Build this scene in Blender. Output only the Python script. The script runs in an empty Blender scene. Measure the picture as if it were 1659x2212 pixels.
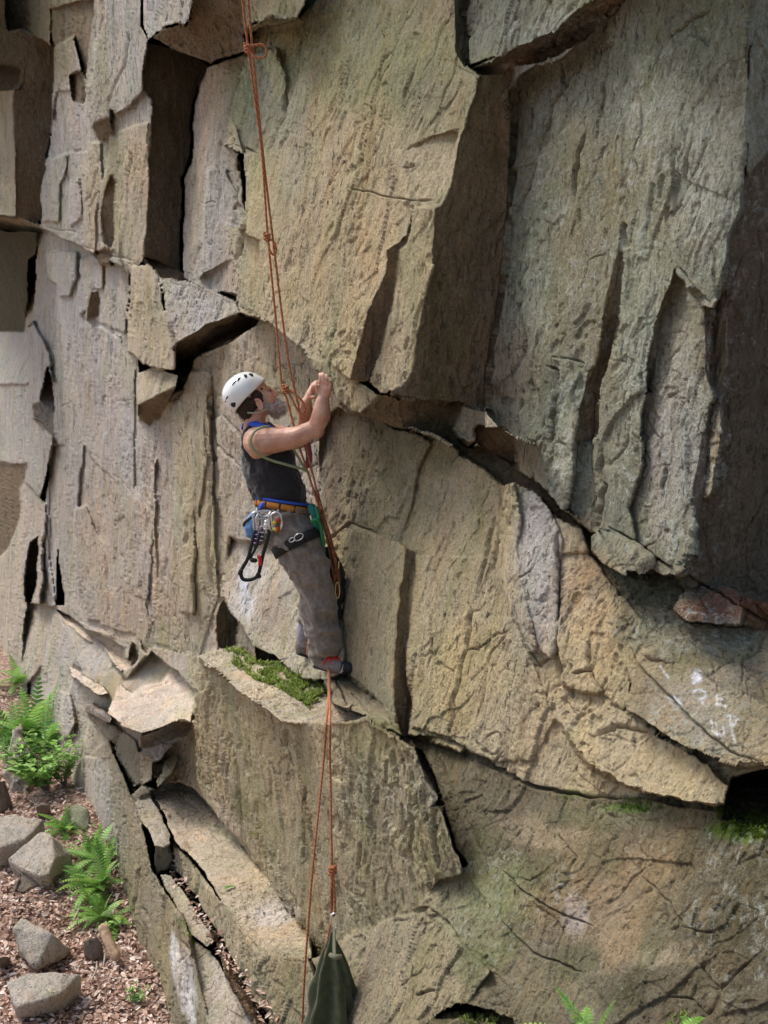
import bpy, bmesh, math, random
import numpy as np
from mathutils import Vector, Matrix
from math import radians, sin, cos, pi

C = bpy.context.scene.collection
SC = bpy.context.scene
# ------------------------------------------------------------------ camera
PITCH = radians(5.4); K = 0.000461; CX, CY = 829.5, 1106.0; CZ = 4.0
cam_d = bpy.data.cameras.new("camera"); cam = bpy.data.objects.new("camera", cam_d); C.objects.link(cam)
cam.location = (0, 0, CZ); cam.rotation_euler = (radians(90) - PITCH, 0, 0)
cam_d.sensor_fit = 'VERTICAL'; cam_d.sensor_height = 24.0; cam_d.lens = 12.0 / (1106 * K)
cam_d.clip_start = 0.02; cam_d.clip_end = 500
SC.camera = cam
# ------------------------------------------------------------------ light
SUN_EL, SUN_AZ = 58.0, 292.0      # compass azimuth (from +Y clockwise): light from far upper left, open side
w = bpy.data.worlds.new("World"); SC.world = w; w.use_nodes = True
nt = w.node_tree; bg = nt.nodes['Background']
sky = nt.nodes.new('ShaderNodeTexSky'); sky.sky_type = 'NISHITA'; sky.sun_disc = False
sky.sun_elevation = radians(SUN_EL); sky.sun_rotation = radians(SUN_AZ)
sky.dust_density = 4.0; sky.air_density = 1.0; sky.ozone_density = 0.6
nt.links.new(sky.outputs[0], bg.inputs[0]); bg.inputs[1].default_value = 0.15
sd = bpy.data.lights.new("sun", 'SUN'); sd.energy = 2.1; sd.angle = radians(20); sd.color = (1.0, 0.965, 0.90)
so = bpy.data.objects.new("sun", sd); C.objects.link(so)
az = radians(SUN_AZ); el = radians(SUN_EL)
sdir = Vector((sin(az) * cos(el), cos(az) * cos(el), sin(el)))
so.rotation_euler = (-sdir).to_track_quat('-Z', 'Y').to_euler()
SC.view_settings.view_transform = 'Standard'; SC.view_settings.look = 'None'
SC.view_settings.exposure = 0.42; SC.view_settings.gamma = 1.0

# ------------------------------------------------------------------ geometry of the place
P0 = np.array([-0.2, 5.6, CZ]); U = np.array([-0.4472, 0.8944, 0.0]); N = np.array([-0.8944, -0.4472, 0.0])
CAMP = np.array([0, 0, CZ]); D0 = float(N @ (CAMP - P0)); S0 = float(U @ (CAMP - P0))
sp_, cp_ = sin(PITCH), cos(PITCH)
def rays(x, y):
    X = (np.asarray(x, float) - CX) * K; Y = (CY - np.asarray(y, float)) * K
    return np.stack([X, cp_ + Y * sp_, -sp_ + Y * cp_], -1)
def tdepth(x, y, h):
    """distance factor along the ray of pixel x,y to the plane h metres in front of the mean rock face"""
    d = rays(x, y); return (h - D0) / (d @ N)
def hsame(x, y, x0, h0):
    """h at pixel column x that lies at the same station along the wall as x0,h0: a square side face"""
    d0 = rays(x0, y); s = S0 + tdepth(x0, y, h0) * (d0 @ U)
    d = rays(x, y); t = (s - S0) / (d @ U); return float(t * (d @ N) + D0)
def at(x, y, Y):
    """world point on the ray of pixel x,y at world distance Y"""
    d = rays(x, y); t = Y / d[1]; return Vector((d * t + CAMP).tolist())
def ath(x, y, h):
    d = rays(x, y); return Vector((d * float(tdepth(x, y, h)) + CAMP).tolist())
def zplane(x, y, z):
    d = rays(x, y); t = (z - CZ) / d[2]; return float(t)

# ------------------------------------------------------------------ noise in numpy
def hash3(ix, iy, iz, seed=0):
    n = (ix * 374761393 + iy * 668265263 + iz * 1274126177 + seed * 974634777) & 0x7fffffff
    n = (n ^ (n >> 13)) * 1274126177 & 0x7fffffff
    n = (n ^ (n >> 16)) * 668265263 & 0x7fffffff
    return ((n ^ (n >> 15)) & 0xffffff) / float(0xffffff)
def vnoise(p, seed=0):
    i = np.floor(p).astype(np.int64); f = p - i; f = f * f * f * (f * (f * 6 - 15) + 10)
    x, y, z = i[..., 0], i[..., 1], i[..., 2]; fx, fy, fz = f[..., 0], f[..., 1], f[..., 2]
    r = 0
    for dx in (0, 1):
        for dy in (0, 1):
            for dz in (0, 1):
                wgt = (fx if dx else 1 - fx) * (fy if dy else 1 - fy) * (fz if dz else 1 - fz)
                r = r + wgt * hash3(x + dx, y + dy, z + dz, seed)
    return r * 2 - 1
def fbm(p, oct=4, seed=0, gain=0.5, lac=2.03):
    a = 1; r = 0; q = p
    for k in range(oct):
        r = r + a * vnoise(q, seed + k * 17); q = q * lac + 11.3; a *= gain
    return r
def edges(p, seed=0):
    i = np.floor(p).astype(np.int64); f1 = np.full(p.shape[:-1], 1e9); f2 = f1.copy()
    for dx in (-1, 0, 1):
        for dy in (-1, 0, 1):
            for dz in (-1, 0, 1):
                c = i + np.array([dx, dy, dz]); o = np.stack([hash3(c[..., 0], c[..., 1], c[..., 2], seed + k) for k in (1, 2, 3)], -1)
                d2 = np.sqrt(((p - (c + o)) ** 2).sum(-1)); f2 = np.where(d2 < f1, f1, np.minimum(f2, d2)); f1 = np.minimum(f1, d2)
    return f2 - f1
def chips(p, seed=0, slope=1.0):
    """cells that each carry their own tilted plane: broken rock"""
    i = np.floor(p).astype(np.int64); best = np.full(p.shape[:-1], 1e9); val = np.zeros(p.shape[:-1])
    for dx in (-1, 0, 1):
        for dy in (-1, 0, 1):
            for dz in (-1, 0, 1):
                c = i + np.array([dx, dy, dz])
                o = np.stack([hash3(c[..., 0], c[..., 1], c[..., 2], seed + k) for k in (1, 2, 3)], -1)
                dlt = p - (c + o); d2 = (dlt ** 2).sum(-1)
                g = o - 0.5
                v = slope * (dlt * np.roll(g, 1, -1)).sum(-1) * 2 + (o[..., 0] - .5)
                m = d2 < best; best = np.where(m, d2, best); val = np.where(m, v, val)
    return val

# ------------------------------------------------------------------ the rock faces
TAN = (.41, .35, .235); TANG = (.38, .335, .225); PINK = (.44, .395, .345); GREY = (.43, .415, .40); GG = (.225, .235, .185)  # GG: lichened grey-green, darkened further to paint in shade on the right
BRN = (.195, .15, .10); DBR = (.115, .092, .062); LT = (.64, .545, .47); RUST = (.17, .092, .062); GBR = (.27, .235, .165)  # BRN, DBR: brown rock plus painted side shade; LT: tops painted brighter
BLK = (.06, .045, .035); TANP = (.42, .365, .275)  # BLK: darkness of cavities and gaps put into the rock colour
FAC = []
def F(col, pts, ctl, rough=1.0, quad=False):
    FAC.append((col, pts, ctl, rough))
def S(x, y, x0, h0): return (x, y, hsame(x, y, x0, h0))
def Z(x, y, z):      # control point on a level surface
    d = rays(x, y); t = (z - CZ) / d[2]; return (x, y, float(t * (d @ N) + D0))
# ---- big background faces first
F(PINK, [(-400,-1800),(3600,-1800),(3600,3200),(-400,3200)], [(0,500,.2),(800,500,.0),(1600,500,-.25),(1600,2000,.3),(0,2000,.6),(800,2000,.35)])
F(TAN, [(690,880),(900,930),(1080,1020),(1300,1150),(1659,1340),(3600,1900),(3600,3200),(860,2400),(860,1600),(690,1450)],
  [(900,1000,-.12),(1050,1050,-.17),(900,1550,.08),(1200,1200,-.16),(1200,1600,.02),(1500,1400,-.14),(1500,1650,-.02)])
F(GBR, [(1250,1140),(1464,1239),(1660,1340),(3600,1500),(3600,1800),(1659,1560),(1500,1480),(1380,1420),(1290,1260)],
  [(1300,1180,-.26),(1464,1260,-.34),(1380,1410,-.10),(1560,1490,-.10),(1659,1380,-.42)])
# bottom wall, under the long crack; colour darkened to paint in shade
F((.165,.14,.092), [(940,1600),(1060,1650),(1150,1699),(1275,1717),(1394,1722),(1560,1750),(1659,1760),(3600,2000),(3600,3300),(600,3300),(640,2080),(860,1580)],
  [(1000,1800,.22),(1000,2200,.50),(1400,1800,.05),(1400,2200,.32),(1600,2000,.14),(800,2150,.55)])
# ---- middle left wall
F(GREY, [(75,470),(290,560),(300,880),(430,820),(460,900),(470,1300),(470,1420),(330,1400),(150,1340),(60,1600),(60,1300),(110,1000)],
  [(150,700,.27),(300,900,.14),(440,1000,.08),(200,1300,.24),(400,1350,.15)])
F(PINK, [(330,900),(460,800),(500,820),(500,1300),(470,1420),(330,1400),(320,1100)],
  [(340,1000,.15),(490,900,.03),(490,1250,.03),(340,1350,.17)])
F(TANP, [(380,870),(412,800),(450,790),(455,900),(470,1290),(430,1420),(330,1390),(330,1000)], [(380,900,.17),(450,900,.09),(450,1300,.09),(350,1300,.17)])
A0 = [(150,700,.27),(300,900,.14),(440,1000,.08),(200,1300,.24),(400,1350,.15)]; A1 = [(100,400,.42),(150,150,.40),(300,300,.27),(310,550,.24),(150,480,.40)]
def FO(col, pts, ctl, off, tx=0, ty=0, rough=1.0):
    cx = sum(q[0] for q in pts) / len(pts); cy = sum(q[1] for q in pts) / len(pts)
    off *= .55
    F(col, pts, [(x, y, h + off + tx * (x - cx) / 100 + ty * (y - cy) / 100) for x, y, h in ctl], rough)
LAV = (.44, .415, .405)
FO(LAV, [(78,545),(118,545),(125,640),(112,760),(108,800),(75,770),(72,700)], A0, -.06)
FO(GREY, [(101,545),(165,545),(168,600),(150,640),(131,640),(118,615),(101,600)], A0, .07)
FO(LAV, [(171,560),(200,548),(225,575),(224,625),(194,626),(188,660),(180,682),(172,675)], A0, .06)
FO(GREY, [(196,628),(224,625),(232,575),(285,570),(275,720),(225,700),(205,690)], A0, .02, .02)
FO(LAV, [(185,690),(200,700),(260,725),(272,760),(290,800),(292,1050),(310,1100),(318,1380),(220,1350),(175,1200),(150,1000),(158,800),(165,720)], A0, .035)
FO(PINK, [(180,960),(215,1010),(300,1080),(330,1110),(320,1300),(200,1250),(170,1100)], A0, .015, .03)
FO(GREY, [(105,960),(140,960),(150,1100),(160,1340),(120,1310),(108,1200)], A0, -.04)
FO(PINK, [(160,1100),(185,1090),(230,1200),(240,1340),(190,1340),(165,1250)], A0, .06, -.03)
FO(LAV, [(340,920),(375,905),(378,1100),(362,1280),(338,1250),(332,1050)], A0, .04)
FO(TANP, [(385,1100),(412,1060),(425,1200),(418,1330),(392,1320)], A0, .05)
FO(TANP, [(402,900),(440,880),(446,1000),(430,1120),(405,1080)], A0, .055)
# ---- far left column group
F(GREY, [(-400,700),(70,690),(110,760),(115,960),(60,1200),(60,1600),(-400,1600)], [(0,800,.40),(100,800,.36),(0,1300,.55),(60,1500,.5)])
F(PINK, [(-400,980),(20,1000),(100,1090),(90,1300),(60,1500),(-400,1500)], [(0,1100,.44),(60,1100,.40),(0,1450,.62),(60,1450,.55)])
F(BRN, [(68,872),(84,868),(105,790),(118,870),(120,945),(98,930),(70,905)], [(68,890,.50),S(120,890,68,.50),(70,900,.50)])
F(BRN, [(-400,1000),(60,1002),(45,1060),(42,1120),(20,1180),(-30,1230),(-400,1250)], [(-50,1020,.42),(60,1010,.42),(40,1080,.28),(0,1180,.28)])
F((.07,.06,.03), [(-400,470),(40,470),(85,480),(74,560),(72,700),(50,720),(-400,720)], [(0,490,.50),(80,500,.40),(0,700,.12),(70,700,.0)])  # cave mouth, its shade put into the face colour
F(GBR, [(60,560),(76,550),(73,690),(50,730),(60,640)], [(60,560,-.05),(70,700,.05),(74,560,-.05)])
F(GREY, [(-400,720),(55,715),(68,760),(60,830),(20,830),(-400,860)], [(0,730,.1),(60,730,.1),(0,830,.45),(60,830,.42)])
# gullies in the far columns
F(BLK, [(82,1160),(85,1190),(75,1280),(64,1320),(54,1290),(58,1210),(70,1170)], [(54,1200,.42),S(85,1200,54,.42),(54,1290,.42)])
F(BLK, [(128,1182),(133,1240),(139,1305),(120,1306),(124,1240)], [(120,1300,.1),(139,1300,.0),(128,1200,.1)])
# ---- upper far left
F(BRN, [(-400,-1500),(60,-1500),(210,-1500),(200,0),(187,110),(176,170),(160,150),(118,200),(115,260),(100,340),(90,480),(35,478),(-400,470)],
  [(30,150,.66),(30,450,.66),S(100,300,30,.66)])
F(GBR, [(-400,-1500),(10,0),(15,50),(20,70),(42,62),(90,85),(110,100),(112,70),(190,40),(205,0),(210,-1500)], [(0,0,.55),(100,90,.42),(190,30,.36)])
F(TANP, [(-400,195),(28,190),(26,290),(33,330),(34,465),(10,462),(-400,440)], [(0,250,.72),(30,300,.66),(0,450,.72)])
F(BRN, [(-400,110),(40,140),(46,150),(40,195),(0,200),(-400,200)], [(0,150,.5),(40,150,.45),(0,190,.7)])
F(GBR, [(-400,455),(30,470),(100,490),(108,505),(40,500),(-400,480)], [(0,460,.7),(100,490,.4),(0,490,.2)])
# ---- column C1 (grey), C2 (tan), upper left
F(GREY, [(112,210),(118,100),(160,80),(178,160),(200,200),(210,0),(215,-1500),(300,-1500),(304,0),(306,60),(318,90),(310,195),(330,216),(331,237),(321,349),(324,377),(317,454),(310,560),(284,590),(230,560),(90,495),(90,400),(100,345),(112,330)],
  [(100,400,.42),(150,150,.40),(300,300,.27),(310,550,.24),(150,480,.40)])
F(GREY, [(215,-1500),(304,-1500),(306,60),(318,85),(312,190),(285,230),(250,250),(236,232),(222,150),(205,120),(190,190),(180,170),(200,30)],
  [(200,20,.42),(300,20,.34),(300,200,.32),(240,200,.37)])
F(TANP, [(236,290),(260,300),(285,285),(320,262),(321,349),(324,377),(317,454),(310,565),(284,588),(245,540),(215,540),(215,420),(230,370)],
  [(240,320,.32),(320,350,.28),(220,530,.35),(310,550,.26)])
F(TANP, [(190,190),(205,120),(212,0),(222,0),(232,140),(238,235),(235,300),(222,305),(205,280),(195,230)], [(200,100,.45),(232,200,.38),(220,300,.42)])
F(BRN, [(197,272),(235,255),(245,285),(232,305),(212,302)], [(200,275,.44),(245,275,.33),(215,302,.38)])
F(BRN, [(222,430),(240,380),(250,395),(248,520),(236,540),(215,520)], [(222,440,.33),(250,440,.24),(236,520,.26)])
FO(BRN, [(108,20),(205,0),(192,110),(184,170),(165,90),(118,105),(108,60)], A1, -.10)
FO(LAV, [(120,200),(150,195),(190,200),(193,330),(140,330),(105,335)], A1, -.04)
FO(GREY, [(100,345),(145,330),(140,380),(128,400),(130,480),(92,480),(88,430)], A1, .05)
FO(TANP, [(195,310),(218,310),(222,400),(205,480),(205,550),(180,530),(180,430)], A1, .04)
FO(TANP, [(255,285),(320,262),(321,349),(317,454),(306,560),(285,585),(262,560),(262,400)], A1, .03)
FO(GBR, [(115,100),(160,80),(162,150),(150,170),(120,200)], A1, .0)
FO(BRN, [(152,165),(180,150),(186,200),(178,225),(158,215)], A1, -.10)
FO(LAV, [(148,400),(172,380),(178,470),(150,490)], A1, .035)
FO(BRN, [(205,540),(245,545),(240,575),(215,570)], A1, -.05)
# roof block top left
F(GREY, [(304,-1500),(430,-1500),(415,0),(408,45),(395,55),(380,50),(349,59),(328,77),(318,85),(310,60)], [(310,20,.42),(410,10,.40),(330,70,.42)])
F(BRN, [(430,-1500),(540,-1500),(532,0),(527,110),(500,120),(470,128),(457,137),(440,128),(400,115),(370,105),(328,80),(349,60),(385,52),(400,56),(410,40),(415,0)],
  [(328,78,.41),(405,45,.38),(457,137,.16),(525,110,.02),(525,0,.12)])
# D1: dark square recess
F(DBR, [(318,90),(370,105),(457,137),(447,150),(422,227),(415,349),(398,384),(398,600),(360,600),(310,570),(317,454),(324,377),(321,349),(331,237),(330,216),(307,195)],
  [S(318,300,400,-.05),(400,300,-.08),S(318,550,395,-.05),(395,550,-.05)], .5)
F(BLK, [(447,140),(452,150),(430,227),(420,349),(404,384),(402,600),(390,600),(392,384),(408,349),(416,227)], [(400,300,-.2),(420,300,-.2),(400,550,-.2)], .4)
# F0 panel
F(PINK, [(447,145),(527,115),(488,258),(487,314),(520,330),(526,500),(518,640),(460,628),(398,600),(398,384),(415,349),(422,227)],
  [(440,200,-.04),(500,150,-.08),(410,500,-.02),(515,600,.02)])
F(GREY, [(452,365),(470,360),(490,362),(500,390),(515,430),(505,450),(520,460),(505,560),(475,575),(432,600),(440,440)],
  [(450,380,.06),(440,560,.08),(510,560,.0),(510,420,.0)])
F(TANG, [(527,115),(560,60),(620,40),(620,300),(600,330),(560,330),(487,314),(488,258)], [(530,150,.02),(600,100,.04),(500,300,.05),(590,300,.06)])
F(TANG, [(530,-200),(660,-200),(660,10),(640,50),(610,45),(580,40),(550,50),(525,65)], [(530,0,.14),(650,0,.10),(560,55,.14)])
F(BRN, [(525,65),(550,52),(580,32),(625,32),(665,42),(655,48),(625,48),(590,60),(545,72),(527,80)], [(530,65,.12),(660,40,.10),(560,72,.02)])
# ---- F1 the big tan block
F(TAN, [(527,110),(560,60),(640,45),(680,0),(700,-1800),(985,-1800),(975,0),(985,52),(990,105),(1013,148),(1041,160),(1030,209),(1013,244),(1009,279),(993,290),(985,331),(976,366),(971,415),(950,443),(936,450),(894,447),(880,489),(877,510),(831,537),(829,579),(818,612),(794,658),(769,752),(755,822),(720,829),(692,812),(672,794),(661,766),(609,724),(569,693),(515,675),(518,500),(530,430),(528,330),(487,314),(500,250)],
  [(1030,200,-.08),(971,415,.04),(870,460,.12),(794,658,.22),(755,818,.28),(569,693,.18),(530,120,.0),(610,300,.08)])
F(GG, [(527,120),(600,100),(620,160),(605,240),(570,320),(530,330),(500,250)], [(530,150,.03),(600,150,.02),(560,310,.05)])
F(TANG, [(488,480),(528,500),(560,520),(560,600),(562,690),(515,660),(512,600)], [(500,500,.10),(555,500,.12),(515,650,.16),(560,680,.17)])
F(TAN, [(860,320),(985,285),(971,415),(950,443),(894,445),(870,440),(868,400),(840,340)], [(860,350,.05),(985,300,-.03),(900,440,.08),(960,430,.04)])
# F2 lit strip in the lower right of the block and the small side between
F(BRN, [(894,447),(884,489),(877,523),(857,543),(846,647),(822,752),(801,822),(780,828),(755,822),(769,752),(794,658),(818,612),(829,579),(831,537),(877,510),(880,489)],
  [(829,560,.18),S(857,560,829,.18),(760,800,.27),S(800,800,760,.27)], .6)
F(TAN, [(894,447),(936,450),(934,520),(933,543),(937,578),(919,640),(905,700),(895,787),(867,836),(846,843),(825,850),(801,825),(822,752),(846,647),(857,543),(877,523),(884,489)],
  [(857,560,.12),(933,560,.10),(801,810,.19),(880,800,.14)])
# S1 the big brown side of the dihedral
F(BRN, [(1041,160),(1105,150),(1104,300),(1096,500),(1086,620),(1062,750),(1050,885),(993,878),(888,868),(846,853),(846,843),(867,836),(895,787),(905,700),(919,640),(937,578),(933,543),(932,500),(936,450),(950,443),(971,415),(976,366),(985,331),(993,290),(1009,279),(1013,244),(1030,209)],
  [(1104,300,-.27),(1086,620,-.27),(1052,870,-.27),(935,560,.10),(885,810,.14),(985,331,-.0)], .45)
# groove and upper right roof block
F(GG, [(985,-1800),(1000,-1800),(1004,35),(1012,140),(1006,146),(988,105),(985,52),(974,0)], [(980,20,-.09),(1008,120,-.2),(1003,30,-.2)])
F(GG, [(1000,-1800),(1290,-1800),(1286,0),(1254,21),(1202,70),(1139,98),(1080,118),(1013,146),(1006,35)], [(1010,40,-.16),(1200,20,-.14),(1080,110,-.12)])
F(BRN, [(1290,-1800),(1350,-1800),(1345,0),(1324,21),(1268,77),(1237,101),(1174,129),(1080,142),(1016,150),(1080,117),(1139,98),(1202,70),(1254,21),(1286,0)],
  [(1080,118,-.12),(1254,21,-.13),(1174,129,-.30),(1324,21,-.32)])
# ---- right slab and its columns
F(GG, [(1108,195),(1125,170),(1160,142),(1215,135),(1240,103),(1290,60),(1345,0),(1345,-1800),(1640,-1800),(1624,0),(1610,105),(1614,290),(1603,384),(1600,454),(1575,516),(1568,600),(1569,630),(1534,655),(1518,661),(1495,1204),(1464,1239),(1300,1150),(1216,1098),(1164,965),(1050,890),(1062,750),(1086,620),(1096,500),(1102,300)],
  [(1110,300,-.28),(1600,300,-.24),(1350,600,-.27),(1250,100,-.29),(1400,1100,-.16)])
F(GG, [(1110,200),(1345,480),(1338,543),(1314,612),(1303,700),(1289,784),(1268,801),(1254,874),(1244,944),(1216,1098),(1171,1045),(1164,965),(1080,925),(1050,890),(1062,750),(1086,620),(1096,500),(1102,300)],
  [(1110,300,-.275),(1330,540,-.245),(1100,880,-.22),(1250,880,-.18),(1210,1080,-.12)])
F(GG, [(1195,770),(1225,775),(1268,800),(1254,874),(1244,944),(1232,1060),(1222,1098),(1212,1096),(1186,1066),(1180,1000),(1190,900),(1215,790)],
  [(1215,800,-.18),(1255,870,-.175),(1190,1060,-.10),(1225,1090,-.11)])
F(BRN, [(1338,543),(1347,543),(1340,647),(1324,738),(1303,822),(1289,874),(1289,930),(1285,960),(1244,960),(1244,944),(1254,874),(1268,801),(1289,784),(1303,700),(1314,612)],
  [(1303,700,-.225),S(1328,700,1303,-.225),(1250,900,-.18),S(1289,900,1250,-.18)], .5)
F(GG, [(1244,950),(1290,960),(1296,1060),(1290,1148),(1250,1120),(1222,1098),(1232,1060)], [(1244,960,-.21),(1290,960,-.25),(1260,1120,-.17)])
F(GG, [(1460,595),(1534,651),(1520,661),(1518,752),(1520,805),(1548,857),(1530,892),(1509,979),(1495,1049),(1502,1145),(1495,1204),(1464,1239),(1380,1190),(1360,1100),(1390,1000),(1385,900),(1405,850),(1410,760),(1422,700),(1450,640)],
  [(1430,700,-.285),(1515,700,-.25),(1420,1000,-.22),(1500,1050,-.19),(1480,1200,-.16)])
F(BRN, [(1459,578),(1462,596),(1452,640),(1424,700),(1412,770),(1408,845),(1397,850),(1401,770),(1415,700),(1446,630)], [(1400,770,-.25),S(1412,770,1400,-.25),(1446,630,-.26)], .4)
F(DBR, [(1624,-1800),(3600,-1800),(3600,1500),(1659,1352),(1464,1241),(1495,1204),(1502,1145),(1495,1049),(1509,979),(1530,892),(1548,857),(1520,805),(1518,752),(1520,661),(1544,665),(1568,612),(1572,543),(1575,516),(1600,454),(1603,384),(1614,290),(1612,105),(1640,0)],
  [(1572,560,-.25),S(1700,560,1572,-.25),(1530,800,-.24),S(1700,800,1530,-.24),(1500,1100,-.18),S(1700,1100,1500,-.18),(1610,200,-.26)], .5)
F(GG, [(1615,-1800),(3600,-1800),(3600,0),(1659,330),(1614,380),(1610,250),(1618,100)], [(1620,100,-.26),S(1700,100,1620,-.30),(1610,350,-.26)], .8)
F(GBR, [(1541,665),(1569,625),(1572,690),(1572,787),(1561,812),(1548,850),(1536,830),(1537,770)], [(1541,700,-.29),(1572,700,-.27),(1550,800,-.27)])
F(GBR, [(1536,870),(1556,860),(1558,940),(1545,1060),(1525,1080),(1535,950)], [(1536,900,-.25),(1556,900,-.23),(1530,1060,-.2)])
# blocks low on the right slab
F(GG, [(1296,1148),(1340,1160),(1380,1183),(1411,1208),(1395,1225),(1350,1240),(1310,1220),(1280,1190),(1278,1155)], [(1290,1150,-.13),(1400,1210,-.13),(1320,1220,-.08)])
F(RUST, [(1462,1315),(1480,1290),(1510,1262),(1560,1270),(1600,1285),(1600,1350),(1550,1345),(1490,1340)], [(1470,1310,-.16),(1590,1300,-.30),(1500,1340,-.14)])
F(RUST, [(1603,1285),(1659,1300),(1900,1400),(1900,1480),(1659,1362),(1600,1345)], [(1610,1300,-.30),(1700,1330,-.45),(1650,1360,-.4)])
# ---- hand block and its brown side
F(TAN, [(661,766),(672,794),(700,812),(720,829),(724,850),(734,867),(759,885),(776,893),(797,871),(818,852),(780,829),(755,820),(720,790)], [(680,790,.28),(730,860,.24),(810,850,.18),(776,890,.20)])
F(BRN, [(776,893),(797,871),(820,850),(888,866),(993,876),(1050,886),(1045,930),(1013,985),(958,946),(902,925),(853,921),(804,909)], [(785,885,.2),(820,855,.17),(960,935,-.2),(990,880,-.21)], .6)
F(GBR, [(972,920),(998,876),(1050,886),(1048,940),(1013,965),(985,950)], [(975,920,-.1),(1045,890,-.16),(1010,960,-.10)])
F((.11,.085,.055), [(958,944),(985,952),(1013,967),(1060,960),(1110,945),(1108,990),(1115,1021),(1171,1045),(1216,1100),(1290,1150),(1280,1160),(1200,1120),(1110,1060),(1050,1010),(990,975)],  # diagonal gap, dark colour stands in for shade
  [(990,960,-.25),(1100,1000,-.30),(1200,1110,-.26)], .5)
F(GBR, [(1108,944),(1164,965),(1171,1045),(1115,1021),(1108,990)], [(1110,960,-.22),(1165,970,-.16),(1165,1040,-.16)])
F(BRN, [(1030,925),(1080,925),(1108,944),(1110,1000),(1060,975),(1030,960)], [(1035,930,-.2),(1105,950,-.3),(1060,970,-.28)])
# ---- lower middle wall pieces
F(TANG, [(735,1165),(765,1140),(815,1155),(860,1172),(877,1183),(870,1243),(856,1267),(859,1295),(852,1382),(849,1434),(856,1557),(800,1540),(760,1490),(735,1440),(740,1350),(745,1250)],
  [(750,1180,.02),(870,1190,.0),(750,1480,.12),(850,1540,.11)], .35)
F(GBR, [(690,900),(735,880),(776,896),(853,924),(900,930),(930,960),(905,1010),(890,1100),(860,1170),(765,1140),(735,1165),(700,1100),(690,1000)], [(700,920,-.06),(880,940,-.14),(760,1130,-.02),(870,1150,-.06)])
F(BRN, [(877,1183),(897,1190),(897,1222),(883,1281),(880,1347),(877,1434),(890,1522),(883,1602),(866,1599),(856,1557),(849,1434),(852,1382),(859,1295),(856,1267),(870,1243)],
  [(860,1300,.05),S(882,1300,860,.05),(852,1450,.09),S(880,1450,852,.09)], .5)
F(GREY, [(1085,1045),(1110,1040),(1170,1080),(1205,1140),(1214,1170),(1200,1225),(1204,1300),(1205,1380),(1195,1415),(1150,1405),(1130,1370),(1110,1320),(1085,1240),(1078,1150)],
  [(1090,1060,-.1),(1200,1150,-.14),(1100,1280,-.02),(1195,1400,-.02)])
F(TAN, [(1085,1045),(1110,1040),(1125,1100),(1120,1220),(1140,1300),(1160,1400),(1140,1380),(1105,1330),(1080,1240),(1075,1150)], [(1085,1060,-.12),(1118,1060,-.09),(1100,1300,-.04),(1140,1380,.0)])
F(TAN, [(1210,1195),(1262,1190),(1300,1230),(1340,1290),(1380,1330),(1420,1400),(1360,1440),(1362,1520),(1320,1560),(1220,1500),(1208,1400),(1208,1290)],
  [(1215,1210,-.14),(1290,1230,-.17),(1220,1480,.01),(1350,1450,-.06)])
F(GBR, [(1360,1440),(1395,1415),(1480,1440),(1560,1480),(1659,1520),(3000,2100),(3000,2300),(1720,1662),(1659,1658),(1596,1662),(1551,1644),(1492,1623),(1429,1588),(1352,1536),(1368,1480)],
  [(1380,1450,-.03),(1640,1540,-.10),(1400,1560,.05),(1600,1650,.06)])
F(TAN, [(1208,1480),(1300,1500),(1352,1536),(1429,1590),(1492,1625),(1562,1678),(1579,1703),(1576,1734),(1544,1745),(1394,1718),(1330,1690),(1275,1660),(1230,1600),(1200,1550)],
  [(1220,1510,-.01),(1340,1560,-.01),(1300,1680,.10),(1560,1730,.06)])
F((.09,.07,.045), [(1580,1680),(1659,1664),(1900,1700),(1900,1840),(1659,1790),(1560,1765)], [(1600,1700,-.35),(1659,1700,-.42),(1600,1780,-.05)])  # hollow at the right edge, shade painted as dark rock
F(TAN, [(900,1200),(1060,1200),(1080,1260),(1120,1350),(1150,1430),(1200,1550),(1150,1640),(1060,1645),(960,1590),(890,1570),(900,1400)], [(910,1210,-.04),(1060,1210,-.1),(1180,1560,.02),(960,1580,.1)])
F(BRN, [(895,1615),(915,1625),(950,1700),(960,1740),(985,1830),(1010,1870),(990,1880),(960,1840),(935,1760),(945,1720),(920,1690)], [(900,1640,.05),(950,1720,.02),(985,1850,.1)])
# ---- behind the climber
F(PINK, [(475,790),(496,742),(544,710),(579,693),(620,730),(661,766),(675,796),(700,812),(735,880),(700,900),(690,1000),(700,1100),(680,1250),(500,1260),(480,1100),(470,900)],
  [(490,800,.07),(650,800,.04),(500,1150,.05),(690,1000,-.02)])
F(GBR, [(412,800),(415,780),(430,765),(470,750),(496,742),(478,785),(474,860),(478,900),(455,905),(450,800)], [(415,790,.12),(480,760,.08),(460,900,.04)])
F(PINK, [(500,1160),(560,1180),(640,1180),(735,1290),(745,1450),(702,1466),(646,1464),(622,1449),(594,1417),(552,1396),(528,1365),(507,1337),(478,1290),(490,1230)],
  [(500,1250,.08),(700,1300,.05),(560,1390,.18),(690,1460,.20)])
F(BRN, [(476,1285),(500,1325),(523,1361),(513,1390),(485,1401),(468,1401),(464,1330)], [(466,1300,.1),(466,1395,.12),(520,1365,-.12)], .5)
F(GBR, [(510,1340),(528,1365),(552,1396),(552,1432),(520,1410),(505,1390)], [(510,1350,.0),(550,1400,.10),(515,1400,.0)])
F(BRN, [(552,1396),(594,1417),(612,1440),(600,1436),(553,1434)], [(552,1400,.08),S(600,1420,552,.08),(553,1434,.08)])
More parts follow.
